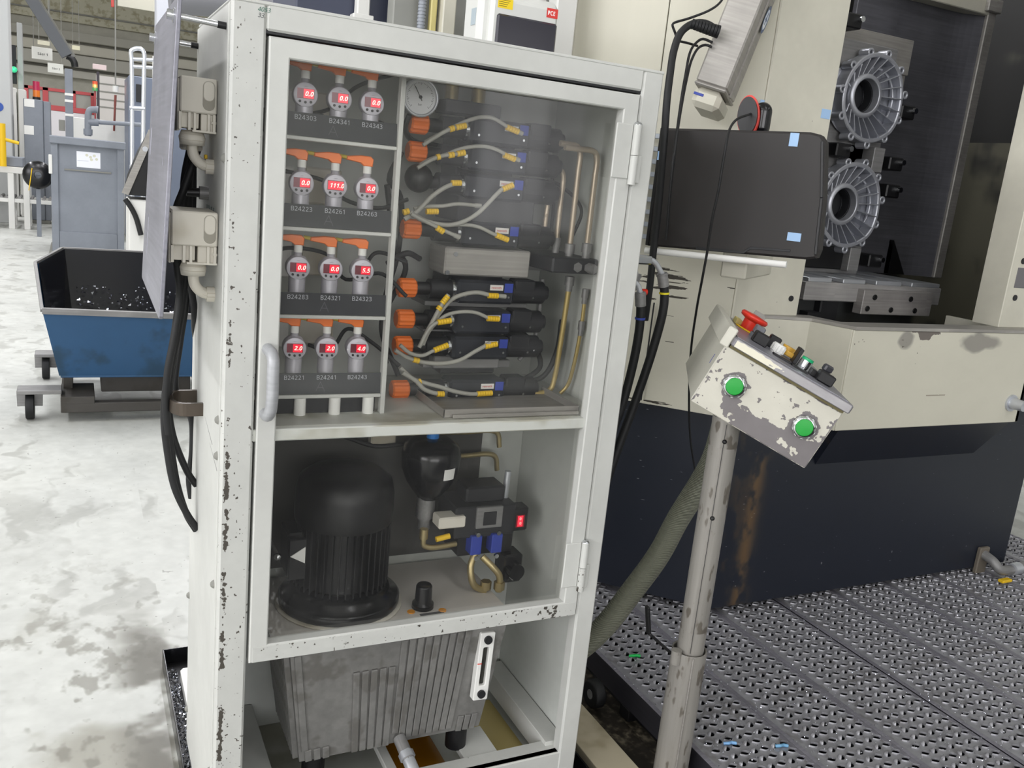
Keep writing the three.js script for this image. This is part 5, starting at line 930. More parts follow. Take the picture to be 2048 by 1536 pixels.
  const blk = new MB().bb(2.1, 2.43, 0.955, 1.036, -0.73, -0.692, 0.002).build('rail_block', MS({ color: 0xcfcac4, metalness: 0.3, roughness: 0.36, map: T.scratch }), m);
  for (const [x, y] of [[2.15, 1.013], [2.32, 1.012], [2.125, 0.975], [2.235, 0.973], [2.35, 0.973]]) new MB().lathe([[0.005, -0.002], [0.0085, -0.002], [0.0095, 0.001], [0.0085, 0.003], [0.005, 0.002]], x, y, -0.691, 'z', 16).add(new THREE.CircleGeometry(0.006, 12), [x, y, -0.6905]).build('bolt', M.black, blk);
  new MB().bb(1.9, 2.4, 0.76, 0.99, -1.3, -0.78, 0.004).build('table_saddle', M_in, m);
  new MB().bb(1.92, 1.98, 0.93, 0.95, -0.78, -0.74, 0.002).bb(1.98, 2.06, 0.9, 0.99, -0.79, -0.75, 0.004).build('saddle_lug', M.dark, m);
  // splash guard: sheet behind the fixture with a bright folded edge
  const M_guard = MS({ color: 0x94949a, metalness: 0.4, roughness: 0.34, map: T.scratch });
  new MB().bb(2.2, 2.8, 1.062, 2.03, -1.06, -1.04, 0.002).build('splash_guard', M_guard, m);
  { const s = []; for (let i = 0; i <= 6; i++) { const t = i / 6; s.push([2.66 + 0.15 * t, -1.04 + 0.05 * t * t]); } const back = [...s].reverse().map(([x, z]) => [x + 0.004, z - 0.008]); new MB().prism([...s, ...back], 1.062, 2.03).build('guard_wing', M_guard, m); }
  new MB().bb(2.785, 2.83, 1.062, 2.04, -1.0, -0.985, 0.003).build('guard_edge', M.stainless, m);
  new MB().bb(2.2, 2.79, 2.02, 2.07, -1.05, -0.985, 0.003).build('guard_top_rail', M.cream, m);
  new MB().bb(2.76, 2.835, 2.03, 2.075, -1.02, -0.97, 0.003).build('guard_corner', M.stainless, m);
  new MB().mat(fromTris([[2.57, 1.064, -1.02], [2.66, 1.064, -1.02], [2.57, 1.19, -1.02], [2.57, 1.064, -1.04], [2.57, 1.19, -1.04], [2.66, 1.064, -1.04], [2.66, 1.064, -1.02], [2.66, 1.064, -1.04], [2.57, 1.19, -1.04], [2.66, 1.064, -1.02], [2.57, 1.19, -1.04], [2.57, 1.19, -1.02]]), new THREE.Matrix4()).build('guard_gusset', M.black, m);
  // fixture tower
  new MB().bb(2.0, 2.28, 1.064, 1.82, -1.03, -0.9, 0.004).build('fixture_tower', M.steelDull, m);
  new MB().bb(2.06, 2.4, 1.755, 1.87, -0.99, -0.95, 0.002).bb(2.06, 2.4, 1.62, 1.76, -1.0, -0.96, 0.002).build('fixture_plate', M.stainless, m);
  for (const [x, y] of [[2.31, 1.62], [2.3, 1.45], [2.31, 1.36], [2.29, 1.12], [2.05, 1.47], [2.0, 1.86]]) { const c = new MB().bb(x - 0.03, x + 0.035, y - 0.022, y + 0.022, -0.95, -0.84, 0.004).build('clamp', M.black, m); new MB().cyl(0.009, 0.009, 0.02, x + 0.02, y + 0.006, -0.835, 'z', 12).build('clamp_screw', M.chrome, c); }
  for (const [x, y] of [[2.225, 1.455], [2.2, 1.12]]) new MB().bb(x - 0.025, x + 0.025, y - 0.04, y + 0.04, -0.93, -0.85, 0.002).build('stop_block', M.steelDull, m);
  new MB().bb(2.08, 2.28, 1.425, 1.5, -0.95, -0.9, 0.004).bb(2.0, 2.2, 1.08, 1.16, -0.95, -0.88, 0.004).build('valve_block', M.black, m);
  new MB().bb(1.59, 2.2, 2.0, 2.12, -1.5, -1.3, 0.01).build('spindle_head', M.dark, m);
}
// ------------------------------------------------------------------ the two castings on the fixture
function casting() {
  const o = thing('bell_housing', '', 'casting', [0, 0, 0], 'castings clamped on the fixture');
  const hub = V(-0.05, 0.002, 0);
  const out = []; const lobes = [];
  for (let i = 0; i < 72; i++) { const a = i / 72 * Math.PI * 2, c = Math.cos(a), s = Math.sin(a); let r = 0.142; if (s < -0.75) r = 0.14; r *= 1 - 0.05 * Math.max(0, Math.cos(a - 0.1)) ** 6 + 0.035 * Math.max(0, Math.cos(a + 0.62)) ** 10; out.push([r * c * 0.97, r * s]); }
  const ring = poly(out); ring.holes.push(new THREE.Path(out.map(([x, y]) => new THREE.Vector2(x * 0.9, y * 0.9)).reverse()));
  const body = new MB().ext(ring, 0.05, 0, 0, 0.02, 0.003);
  body.ext(poly(out.map(([x, y]) => [x * 0.95, y * 0.95])), 0.008, 0, 0, -0.01, 0.001);
  body.build('flange_ring', M.castBright, o);
  for (let k = 0; k < 11; k++) { const a = k / 11 * Math.PI * 2 + 0.2, r = 0.146; lobes.push([r * Math.cos(a) * 0.97, r * Math.sin(a)]); }
  for (const [x, y] of lobes) { const s = circle(0.0135); s.holes.push(new THREE.Path(circle(0.006).getPoints(12))); new MB().ext(s, 0.044, x, y, 0.022, 0.002).build('bolt_boss', M.castBright, o); }
  // dished floor rising to the hub
  const hs = hub;
  new MB().mat(new THREE.LatheGeometry([[0.068, 0.03], [0.073, 0.012], [0.085, 0.004], [0.1, 0.001], [0.125, -0.004]].map(([a, b]) => new THREE.Vector2(a, b)), 48), new THREE.Matrix4().makeRotationX(Math.PI / 2).setPosition(hs.x * 0.6, hs.y, 0)).build('dish', M.castBright, o);
  new MB().lathe([[0.052, -0.005], [0.052, 0.055], [0.056, 0.058], [0.066, 0.056], [0.07, 0.048], [0.071, 0.01], [0.05, -0.005]], hs.x, hs.y, 0.002, 'z', 48).build('hub', M.castBright, o);
  new MB().lathe([[0.046, 0.0], [0.046, 0.03], [0.052, 0.032], [0.052, 0]], hs.x, hs.y, 0.002, 'z', 40).add(new THREE.CircleGeometry(0.05, 32), [hs.x, hs.y, -0.003]).build('bore', M.dark, o);
  const n = 20;
  for (let k = 0; k < n; k++) { const a = k / n * Math.PI * 2 + 0.1, A = V(hs.x + Math.cos(a) * 0.067, hs.y + Math.sin(a) * 0.067, 0.03), e = 0.128, B = V(Math.cos(a) * e * 0.97, Math.sin(a) * e, 0.026); if (A.distanceTo(B) < 0.012) continue; new MB().bar(A, B, 0.0034, 0.044, V(0, 0, 1)).build('rib', M.castBright, o); }
  { const arc = []; for (let i = 0; i <= 16; i++) { const a = -0.6 + i / 16 * 2.6; arc.push([0.01 + Math.cos(a) * 0.098, Math.sin(a) * 0.098, 0.02]); } new MB().tube(arc, 0.0045, 30, 6).build('ring_rib', M.castBright, o); }
  return o;
}
const cast1 = casting(); cast1.position.set(2.145, 1.643, -0.885); tag(cast1, 'ribbed aluminium bell housing with a large bore, upper one on the fixture', 'casting');
clone(cast1, 'ribbed aluminium bell housing with a large bore, lower one beside the black operator panel', [2.132, 1.297, -0.885]);
// ------------------------------------------------------------------ operator panels
{
  const m = local('operator_panel', 'black operator panel with pale blue tape pieces, seen from its back', 'panel');
  m.position.set(1.126, 1.298, -0.217); m.rotation.y = Math.atan2(-0.81, 0.58); WORLD.delete(m);
  const s = poly([[-0.198, -0.147], [0.166, -0.133], [0.186, -0.128], [0.19, -0.11], [0.181, 0.0], [0.164, 0.115], [0.152, 0.129], [0.13, 0.133], [-0.202, 0.122]]);
  new MB().ext(s, 0.05, 0, 0, -0.025, 0.005).build('housing', M.monitor, m);
  new MB().bar([0.184, -0.12, 0.001], [0.176, 0.0, 0.001], 0.006, 0.004, V(0, 0, 1)).bar([0.176, 0.0, 0.001], [0.158, 0.116, 0.001], 0.006, 0.004, V(0, 0, 1)).build('edge_trim', M.black, m);
  new MB().bb(-0.204, -0.196, -0.146, 0.122, -0.07, -0.001, 0.001).build('side_frame', M.black, m);
  const tp = poly([[-0.08, -0.138], [0.03, -0.133], [0.045, -0.121], [0.13, -0.117], [0.13, -0.112], [0.042, -0.116], [0.028, -0.128], [-0.08, -0.131]]);
  new MB().ext(tp, 0.003, 0, -0.004, 0.0005, 0.0005).build('bottom_flap', M.dark, m);
  const tape = (x, y, w, h, r = 0) => new MB().box(w, h, 0.0008, x, y, 0.0006, 0.0002, [0, 0, r]).build('tape', M.tape, m);
  tape(0.099, 0.115, 0.019, 0.028); tape(0.133, -0.088, 0.029, 0.018); tape(-0.199, 0.06, 0.006, 0.02);
  new MB().rod([-0.2, -0.158, 0.004], [0.128, -0.149, 0.006], 0.0075, 14).build('bottom_rail', M.white, m);
  new MB().bb(-0.03, 0.03, -0.2, -0.1, -0.32, -0.05, 0.004).build('carrier_arm', M.cream, m);
  const o = local('scanner_holder', 'black and orange hand unit hanging on top of the operator panel', 'hand unit');
  const c = PX(1495, 232, -0.28);
  new MB().mat(new THREE.CylinderGeometry(0.022, 0.0225, 0.012, 28), new THREE.Matrix4().compose(c, new THREE.Quaternion().setFromEuler(new THREE.Euler(1.45, 0, 0.85, 'XYZ')), V(1, 1, 1.9))).build('black_face', M.black, o);
  new MB().mat(new THREE.CylinderGeometry(0.0245, 0.025, 0.012, 28), new THREE.Matrix4().compose(c.clone().add(V(0.008, 0, -0.006)), new THREE.Quaternion().setFromEuler(new THREE.Euler(1.45, 0, 0.85, 'XYZ')), V(1, 1, 1.9))).build('orange_ring', M.red, o);
  new MB().add(new THREE.SphereGeometry(0.019, 20, 14), [c.x + 0.022, c.y - 0.012, c.z - 0.012]).build('orange_knob', M.red, o);
  new MB().add(new THREE.CapsuleGeometry(0.0215, 0.035, 6, 18), [c.x + 0.052, c.y - 0.002, c.z - 0.012]).build('body', M.blackGloss, o);
  tag(new MB().tube([c.clone().add(V(-0.002, 0.004, 0.012)), PX(1472, 240, -0.2), PX(1458, 262, -0.15), PX(1452, 290, -0.12), PX(1445, 330, -0.12), PX(1437, 380, -0.125), PX(1424, 440, -0.14), PX(1415, 500, -0.16), PX(1405, 555, -0.18), PX(1393, 620, -0.25), PX(1382, 700, -0.3), PX(1378, 800, -0.35), PX(1381, 880, -0.4), PX(1390, 940, -0.42)], 0.0028, 120, 8).build('hand_unit_cable', M.rubber, scene), 'thin black cable falling from the orange hand unit across the operator panel', 'cable');
}
{
  const s = local('stainless_box', 'tilted stainless steel control box with a round blue emblem above the operator panel', 'control box');
  WORLD.delete(s);
  const bm = new THREE.Matrix4().makeBasis(V(0.66, -0.235, 0.714), V(0.222, 0.968, 0.113), V(-0.718, 0.084, 0.691));
  s.quaternion.setFromRotationMatrix(bm); s.position.set(1.1028, 1.5352, -0.4055);
  const Wb = 0.0764, Db = 0.162, Lb = 0.48;
  new MB().bb(0, Wb, 0.004, Lb, -Db, 0, 0.004).build('box', M.stainless, s);
  new MB().bb(-0.001, Wb + 0.001, -0.004, 0.004, -Db, 0.002, 0.003).build('bottom_lip', M.stainless, s);
  new MB().bb(0.004, Wb - 0.004, -0.05, -0.004, -Db * 0.95, -0.006, 0.012).build('bottom_tray', M.cream, s);
  new MB().bb(Wb - 0.002, Wb + 0.004, 0.0, Lb, -Db * 0.5, -Db * 0.42, 0.001).build('side_fold', M.stainless, s);
  const em = canvasTex(128, 128, (x) => { x.clearRect(0, 0, 128, 128); x.fillStyle = '#33507e'; x.beginPath(); x.arc(64, 64, 62, 0, 7); x.fill(); x.fillStyle = '#cfd8e6'; x.beginPath(); x.arc(64, 64, 46, 0, 7); x.fill(); x.fillStyle = '#33507e'; x.fillRect(40, 58, 48, 12); x.fillRect(56, 30, 14, 60); x.fillStyle = '#f0f2f4'; x.fillRect(30, 88, 70, 10); });
  const e = mesh('emblem', new THREE.CircleGeometry(0.032, 28), MS({ map: em, roughness: 0.4 }), s); e.position.set(Wb + 0.0048, 0.2, -Db * 0.72); e.rotation.y = Math.PI / 2;
  new MB().bb(0.006, 0.03, -0.026, -0.02, -0.0065, -0.0045, 0.0005).build('blue_mark', M.blue, s);
  new MB().bar([0.03, 0.25, -Db], [0.05, 0.25, -Db - 0.3], 0.05, 0.05).build('arm', M.cream, s);
  // cables into its left side
  const e0 = PX(1437, 62, -0.36), e1 = PX(1425, 85, -0.38);
  tag(new MB().tube([e0, PX(1410, 47, -0.38), PX(1385, 48, -0.39), PX(1362, 65, -0.39), PX(1348, 100, -0.38), PX(1340, 150, -0.36), PX(1334, 200, -0.34), PX(1330, 255, -0.33), PX(1324, 330, -0.33), PX(1316, 420, -0.34), PX(1307, 500, -0.35), PX(1300, 570, -0.36), PX(1290, 640, -0.37)], 0.0085, 110, 12).build('thick_cable', M.rubber, scene), 'thick black cable looping from the stainless box down past the operator panel', 'cable');
  const b = local('cable_boot', 'ribbed black cable boot on the side of the stainless box', 'cable boot'); const bb = new MB(); const A = PX(1438, 64, -0.36), B = PX(1382, 47, -0.39); for (let i = 0; i < 9; i++) bb.rod(A.clone().lerp(B, i / 9), A.clone().lerp(B, (i + 0.8) / 9), 0.0145 - i * 0.0004, 12); bb.build('boot', M.rubber, b);
  tag(new MB().tube([e1, PX(1405, 78, -0.39), PX(1390, 88, -0.39), PX(1380, 105, -0.38), PX(1371, 150, -0.36), PX(1364, 190, -0.34), PX(1355, 255, -0.32), PX(1345, 330, -0.28), PX(1338, 400, -0.28), PX(1332, 480, -0.29)], 0.003, 90, 8).build('signal_cable', M.rubber, scene), 'thin black cable from the stainless box, outer one of the pair', 'cable', 'thin cables of the stainless box');
  tag(new MB().tube([e1.clone().add(V(0, -0.01, 0)), PX(1412, 90, -0.39), PX(1398, 95, -0.39), PX(1384, 118, -0.38), PX(1373, 160, -0.36), PX(1360, 230, -0.33), PX(1350, 300, -0.29), PX(1341, 380, -0.28), PX(1335, 450, -0.29)], 0.003, 90, 8).build('signal_cable', M.rubber, scene), 'thin black cable from the stainless box, inner one of the pair', 'cable', 'thin cables of the stainless box');
  tag(new MB().tube([PX(1455, -20, -0.4), PX(1440, 5, -0.4), PX(1420, 20, -0.4), PX(1380, 36, -0.41), PX(1348, 46, -0.41), PX(1345, 49, -0.41), PX(1350, 65, -0.41), PX(1356, 80, -0.41), PX(1375, 86, -0.41), PX(1395, 92, -0.41)], 0.0028, 90, 8).build('signal_cable', M.rubber, scene), 'thin black cable with a sharp kink beside the cable boot', 'cable');
}
tag(new MB().box(0.032, 0.024, 0.001, 1.566, 1.518, -0.4495, 0.0003).build('tape_piece', M.tape, scene), 'pale blue tape piece on the edge of the cream machine column', 'tape');
tag(new MB().box(0.014, 0.02, 0.001, PX(1524, 208, -0.4495).x, PX(1524, 208, -0.4495).y, -0.4495, 0.0003).build('tape_piece', M.tape, scene), 'small blue tape piece on the cream column above the hand unit', 'tape');
for (const [x, y] of [[1582, 597]]) tag(new MB().cyl(0.008, 0.008, 0.004, PX(x, y, -0.449).x, PX(x, y, -0.449).y, -0.449, 'z', 14).build('rubber_plug', M.dark, scene), 'dark round plug low on the cream machine column', 'plug');
{
  const p = local('coolant_pipe', 'short grey pipe with an elbow at the right foot of the machine', 'pipe');
  new MB().tube([[2.6, 0.175, -0.42], [2.6, 0.165, -0.38], [2.61, 0.145, -0.36], [2.66, 0.135, -0.36], [2.75, 0.135, -0.37], [2.95, 0.14, -0.4]], 0.016, 50, 12).build('pipe', M.steelDull, p);
  new MB().bb(2.575, 2.625, 0.105, 0.2, -0.43, -0.415, 0.003).build('bracket', MS({ color: 0x6b6459, roughness: 0.6 }), p);
  new MB().rod([2.68, 0.136, -0.36], [2.72, 0.136, -0.362], 0.021, 12).build('coupling', M.steel, p);
  new MB().bb(2.6, 2.65, 0.106, 0.116, -0.35, -0.33, 0.002).build('yellow_strip', M.yellow, p);
}
// ------------------------------------------------------------------ things behind the cabinet top
{
  const b = local('distribution_box', 'grey plastic distribution box with a tinted window and a red PCE label', 'distribution box');
  const bx0 = 0.592, bx1 = 0.79, by0 = 1.48, by1 = 1.668, z = -0.5;
  new MB().bb(bx0, bx1, by0, by1, z - 0.11, z - 0.02, 0.012).bb(bx0 + 0.02, bx1 - 0.012, by0, by1 - 0.016, z - 0.03, z, 0.008).build('housing', MS({ color: 0xd5d6d2, roughness: 0.5 }), b);
  new MB().bb(bx0 + 0.034, bx1 - 0.016, by0 + 0.02, by1 - 0.05, z - 0.004, z + 0.006, 0.004).build('tinted_window', MS({ color: 0x34333b, roughness: 0.12 }), b);
  const yl = canvasTex(128, 64, (x) => { x.fillStyle = '#f2d21e'; x.fillRect(0, 0, 128, 64); x.fillStyle = '#6a5a10'; for (let i = 0; i < 4; i++) x.fillRect(8, 9 + i * 13, 96 - i * 9, 4); });
  const pce = canvasTex(128, 80, (x) => { x.fillStyle = '#d83a34'; x.fillRect(0, 0, 128, 80); x.fillStyle = '#fff'; x.font = 'bold 50px sans-serif'; x.fillText('PCE', 10, 58); });
  const l1 = mesh('yellow_label', new THREE.PlaneGeometry(0.036, 0.02), MS({ map: yl, roughness: 0.5 }), b); l1.position.set(bx0 + 0.052, by1 - 0.028, z + 0.0006);
  const l2 = mesh('red_label', new THREE.PlaneGeometry(0.028, 0.02), MS({ map: pce, roughness: 0.5 }), b); l2.position.set(bx1 - 0.03, by1 - 0.029, z + 0.0008);
  new MB().bb(bx0 - 0.0012, bx0, by1 - 0.075, by1 - 0.04, z - 0.06, z - 0.035, 0.0003).build('side_sticker', MS({ color: 0xaab6bd, roughness: 0.6 }), b);
  new MB().cyl(0.02, 0.02, 0.07, bx1 - 0.045, by1 + 0.03, z - 0.05, 'y', 18).build('cable_gland', MS({ color: 0xd5d6d2, roughness: 0.5 }), b);
  const r = local('machine_rear_frame', 'grey machine frame wall behind the distribution box', 'machine frame');
  new MB().bb(0.52, 0.99, 0.2, 2.35, -0.95, -0.9, 0.003).build('wall_sheet', MS({ color: 0x9c9d98, roughness: 0.6, map: T.paint }), r);
  new MB().bb(0.9, 0.96, 0.2, 2.35, -0.8, -0.75, 0.004).build('white_post', M.bgWhite, r);
  new MB().bb(0.63, 0.665, 0.2, 2.35, -0.88, -0.84, 0.003).build('cream_post', M.cream, r);
  new MB().bb(0.605, 0.622, 0.2, 2.35, -0.88, -0.86, 0.003).build('yellow_post', MS({ color: 0xc9bd7c, roughness: 0.5 }), r);
  const ch = local('corrugated_conduit', 'grey corrugated conduit rising behind the cabinet top', 'conduit'); const cm = new MB(); for (let i = 0; i < 40; i++) cm.cyl(0.0105, 0.0105, 0.006, 0.585, 1.5 + i * 0.008, -0.87, 'y', 12); cm.cyl(0.009, 0.009, 0.7, 0.585, 1.5, -0.87, 'y', 12).build('conduit', MS({ color: 0x8f949c, roughness: 0.5 }), ch);
  const d = local('dark_enclosure', 'dark blue machine enclosure behind the cabinet top', 'enclosure');
  new MB().bb(0.3, 0.6, 0.2, 2.35, -1.3, -1.0, 0.004).build('sheet', MS({ color: 0x3a3f52, roughness: 0.5 }), d);
  new MB().bb(0.445, 0.478, 0.2, 2.35, -0.99, -0.96, 0.003).bb(0.435, 0.488, 1.62, 1.64, -0.99, -0.955, 0.002).build('white_post', M.bgWhite, d);
  new MB().bb(0.44, 0.5, 0.0, 0.2, -1.25, -1.05, 0.004).build('foot', M.black, d);
  new MB().bb(0.55, 0.97, 0.0, 0.2, -0.94, -0.9, 0.004).build('foot', M.black, r);
}
{
  const lv = local('louvre_panel', 'grey louvred machine panel seen between cabinet and operator panel', 'louvre panel');
  const a = V(1.02, 0, -0.75), dd = V(0.7071, 0, 0.7071), nn = V(-0.7071, 0, 0.7071);
  for (let i = 0; i < 9; i++) { const y = 1.16 + i * 0.032, p0 = a.clone().addScaledVector(nn, 0.02).setY(y), p1 = p0.clone().addScaledVector(dd, 0.26); new MB().bar(p0, p1, 0.02, 0.012).build('slat', MS({ color: 0x9da3ab, metalness: 0.3, roughness: 0.4 }), lv); }
}
// ------------------------------------------------------------------ blue tipping bin on castors
{
  const b = local('tipping_bin', 'blue steel tipping bin with a bent bright rim and black wet inside', 'bin');
  // rim corners in plan, [x, y, z]
  const R = [[-0.335, 0.515, -2.93], [0.42, 0.5, -2.93], [0.42, 0.7, -3.75], [-0.262, 0.7, -3.75], [-0.375, 0.66, -3.42]];
  const Bt = [[-0.275, 0.2, -3.02], [0.36, 0.2, -3.02], [0.36, 0.2, -3.6], [-0.22, 0.2, -3.6], [-0.27, 0.2, -3.4]];
  const side = (i, j, n, mat) => { const t = []; const off = 0.006; const c = V(0.05, 0.4, -3.3); const A = V(...R[i]), B = V(...R[j]), Cc = V(...Bt[j]), D = V(...Bt[i]); const nn = B.clone().sub(A).cross(D.clone().sub(A)).normalize(); if (nn.dot(A.clone().sub(c)) < 0) nn.negate(); const I = [A, B, Cc, D].map((p) => p.clone().addScaledVector(nn, -off)); const q = (a, b2, c2, d) => t.push(a, b2, c2, a, c2, d); q(A, B, Cc, D); q(I[3], I[2], I[1], I[0]); q(A, I[0], I[1], B); q(D, Cc, I[2], I[3]); q(A, D, I[3], I[0]); q(B, I[1], I[2], Cc); new MB().add(fromTris(t.map((v) => v.toArray()))).build(n, mat, b); return I; };
  for (let i = 0; i < 5; i++) side(i, (i + 1) % 5, 'side_sheet', M.binBlue);
  const liner = []; const sc = (p, k) => V(...p).lerp(V(0.05, p[1] - 0.01, -3.3), k);
  for (let i = 0; i < 5; i++) { const j = (i + 1) % 5, A = sc(R[i], 0.035), B = sc(R[j], 0.035), Cc = sc(Bt[j], 0.05).add(V(0, 0.03, 0)), D = sc(Bt[i], 0.05).add(V(0, 0.03, 0)); liner.push(A, B, Cc, A, Cc, D); liner.push(V(0.05, 0.22, -3.3), D, Cc); }
  new MB().add(fromTris(liner.map((v) => v.toArray()))).build('wet_liner', MS({ color: 0x15161b, roughness: 0.18, side: THREE.DoubleSide }), b);
  for (let i = 0; i < 5; i++) new MB().bar(R[i], R[(i + 1) % 5], i === 0 ? 0.026 : 0.014, i === 0 ? 0.026 : 0.014).build('rim', M.steelDull, b);
  new MB().bb(-0.27, 0.36, 0.19, 0.206, -3.6, -3.02, 0.002).build('bottom_sheet', M.binBlue, b);
  new MB().bb(-0.27, 0.42, 0.045, 0.09, -2.99, -2.94, 0.003).bb(-0.27, 0.42, 0.045, 0.09, -3.75, -3.7, 0.003).bb(-0.27, -0.13, 0.085, 0.12, -3.2, -2.94, 0.003).bb(-0.27, -0.22, 0.045, 0.09, -3.72, -2.96, 0.003).bb(0.36, 0.42, 0.045, 0.09, -3.72, -2.96, 0.003).bb(-0.1, 0.3, 0.1, 0.19, -3.5, -3.1, 0.004).bb(-0.26, -0.22, 0.09, 0.2, -3.6, -3.1, 0.002).build('chassis', MS({ color: 0x46433f, roughness: 0.5, map: T.grime }), b);
  for (const [x, z] of [[-0.395, -3.02], [-0.35, -3.78], [0.45, -3.78]]) {
    const c = new MB().bb(x - 0.05, x + 0.13, 0.125, 0.145, z - 0.05, z + 0.05, 0.003).bar([x - 0.028, 0.13, z], [x - 0.026, 0.06, z], 0.05, 0.004, V(0, 0, 1)).bar([x + 0.028, 0.13, z], [x + 0.026, 0.06, z], 0.05, 0.004, V(0, 0, 1)).build('castor', M.steelDull, b);
    new MB().lathe([[0.008, -0.018], [0.056, -0.018], [0.06, -0.014], [0.06, 0.014], [0.056, 0.018], [0.008, 0.018]], x, 0.0605, z, 'x', 24).build('castor_wheel', M.rubber, c);
  }
  chips('chips_in_bin', 'bright wet metal chips lying inside the blue tipping bin', 'metal chips', 700, () => { const x = rr(-0.2, 0.32), z = rr(-3.62, -3.02); return V(x, 0.245 + (z < -3.4 ? (-3.4 - z) * 1.3 : 0), z); }, 0.0075, M_chip);
}
// ------------------------------------------------------------------ grey machine housing and the things on it
{
  const g = local('grey_machine_housing', 'grey machine housing with a printed sheet on its front, behind the bin', 'machine');
  const z = -9.5;
  new MB().bb(-0.42, 0.28, 0.02, 1.2, z - 0.9, z - 0.03, 0.006).build('body', M.bgGrey, g);
  new MB().bb(-0.43, -0.36, 0.02, 1.2, z - 0.04, z, 0.004).bb(0.22, 0.29, 0.02, 1.2, z - 0.04, z, 0.004).bb(-0.36, 0.22, 0.02, 0.24, z - 0.04, z - 0.012, 0.004).build('front_frame', M.bgGrey, g);
  new MB().bb(-0.44, 0.31, 1.17, 1.25, z - 0.92, z + 0.03, 0.008).build('top_lip', M.bgGrey, g);
  new MB().bb(-0.3, 0.16, 0.9, 0.915, z - 0.035, z - 0.015, 0.002).build('fold_line', M.bgDark, g);
  new MB().bb(-0.45, -0.415, 0.85, 1.05, z - 0.1, z + 0.015, 0.004).build('side_handle', M.bgWhite, g);
  new MB().bb(-0.46, 0.3, 0, 0.022, z - 0.92, z + 0.01, 0.002).build('skirt', M.bgDark, g);
  const sh = canvasTex(256, 192, (x) => { x.fillStyle = '#eceef4'; x.fillRect(0, 0, 256, 192); x.fillStyle = '#d3d3bf'; for (const [a, b2] of [[110, 40], [150, 60], [190, 40], [215, 80], [160, 90]]) { x.beginPath(); x.arc(a, b2, 16, 0, 7); x.fill(); } x.fillStyle = '#c6cad6'; x.fillRect(8, 108, 120, 6); });
  const a = PX(153, 302, z), c = PX(201, 338, z); const p = mesh('printed_sheet', new THREE.PlaneGeometry(c.x - a.x, a.y - c.y), MS({ map: sh, roughness: 0.7 }), g); p.position.set((a.x + c.x) / 2, (a.y + c.y) / 2, z - 0.0285);
  const pp = local('valve_pipe', 'grey pipe tee with elbow and long horizontal pipe on the grey housing', 'pipe');
  const q = (x, y) => PX(x, y, z - 0.25);
  new MB().tube([q(176, 272), q(176, 262), q(176, 240), q(177, 226), q(181, 220), q(193, 219)], 0.035, 40, 14).build('riser', M.bgGrey, pp);
  new MB().rod(q(176, 243), q(285, 250), 0.024, 14).build('horizontal_pipe', M.bgGrey, pp);
  new MB().rod(q(176, 244), q(197, 245), 0.04, 14).rod(q(176, 270), q(176, 258), 0.046, 16).rod(q(191, 219), q(196, 220), 0.04, 14).build('collar', M.bgGrey, pp);
}
{
  const z = -7.0, r = local('chrome_railing', 'pair of bright steel hoop rails rising above the grey housing', 'railing');
  const q = (x, y, d = 0) => PX(x, y, z + d);
  const M_hoop = MS({ color: 0xdfe3ea, metalness: 0.6, roughness: 0.25 });
  new MB().tube([q(264, 330), q(264, 260), q(264, 180), q(263, 118), q(262, 103), q(266, 99), q(275, 97), q(284, 99), q(288, 106), q(288, 140), q(287, 200), q(286, 280)], 0.018, 120, 10).build('hoop', M_hoop, r);
  new MB().rod(q(263, 118), q(330, 121), 0.014, 10).build('upper_bar', M_hoop, r); new MB().rod(q(264, 133), q(330, 137), 0.014, 10).build('lower_bar', M_hoop, r); new MB().rod(q(259, 216), q(290, 218), 0.02, 10).build('hoop_ring', M_hoop, r); new MB().rod(q(264, 330), V(q(264, 330).x, 0, z), 0.02, 10).rod(q(286, 280), V(q(286, 280).x, 0, z), 0.02, 10).build('post', M_hoop, r);
}
{
  const z = -6.2, c = local('incline_conveyor', 'steep black chip conveyor with a bright edge beside the shield plate', 'conveyor');
  const q = (x, y, d = 0) => PX(x, y, z + d);
  const sil = [q(306, 262), q(330, 262), q(330, 395), q(252, 390), q(262, 352), q(284, 300)];
  const s = poly(sil.map((p) => [p.x, p.y])); new MB().ext(s, 0.5, 0, 0, z - 0.25, 0.004).build('side_sheet', M.black, c);
  new MB().bar(q(304, 262), q(250, 388), 0.05, 0.03, V(0, 0, 1)).build('bright_edge', M.stainless, c);
  const p = q(290, 298); new MB().cyl(0.02, 0.02, 0.02, p.x, p.y, z + 0.01, 'z', 16).build('bolt', M.steel, c);
  new MB().bb(q(252, 390).x + 0.02, q(330, 390).x, 0.25, q(252, 398).y, z - 0.45, z - 0.02, 0.01).bb(q(258, 390).x, q(262, 390).x, 0, 0.3, z - 0.2, z - 0.16, 0.002).bb(q(320, 390).x, q(325, 390).x, 0, 0.3, z - 0.2, z - 0.16, 0.002).build('tray', M.bgWhite, c);
  new MB().tube([q(250, 398), q(262, 415), q(272, 435), q(282, 470)], 0.02, 20, 8).build('hose', M.rubber, c);
  const b = local('blue_grey_enclosure', 'blue grey machine enclosure standing behind the chrome rails', 'enclosure');
  const A = PX(257, 150, -11), B = PX(330, 240, -11); new MB().bb(A.x, B.x + 0.3, 0.02, A.y, -12, -11, 0.01).build('body', MS({ color: 0x6d7687, roughness: 0.5 }), b); const w0 = PX(272, 168, -11), w1 = PX(286, 205, -11); new MB().bb(w0.x, w1.x, w1.y, w0.y, -10.995, -10.985, 0.002).build('window', M.dark, b); new MB().bb(A.x, B.x + 0.3, 0, 0.03, -12, -11, 0.003).build('skirt', M.bgDark, b);
}
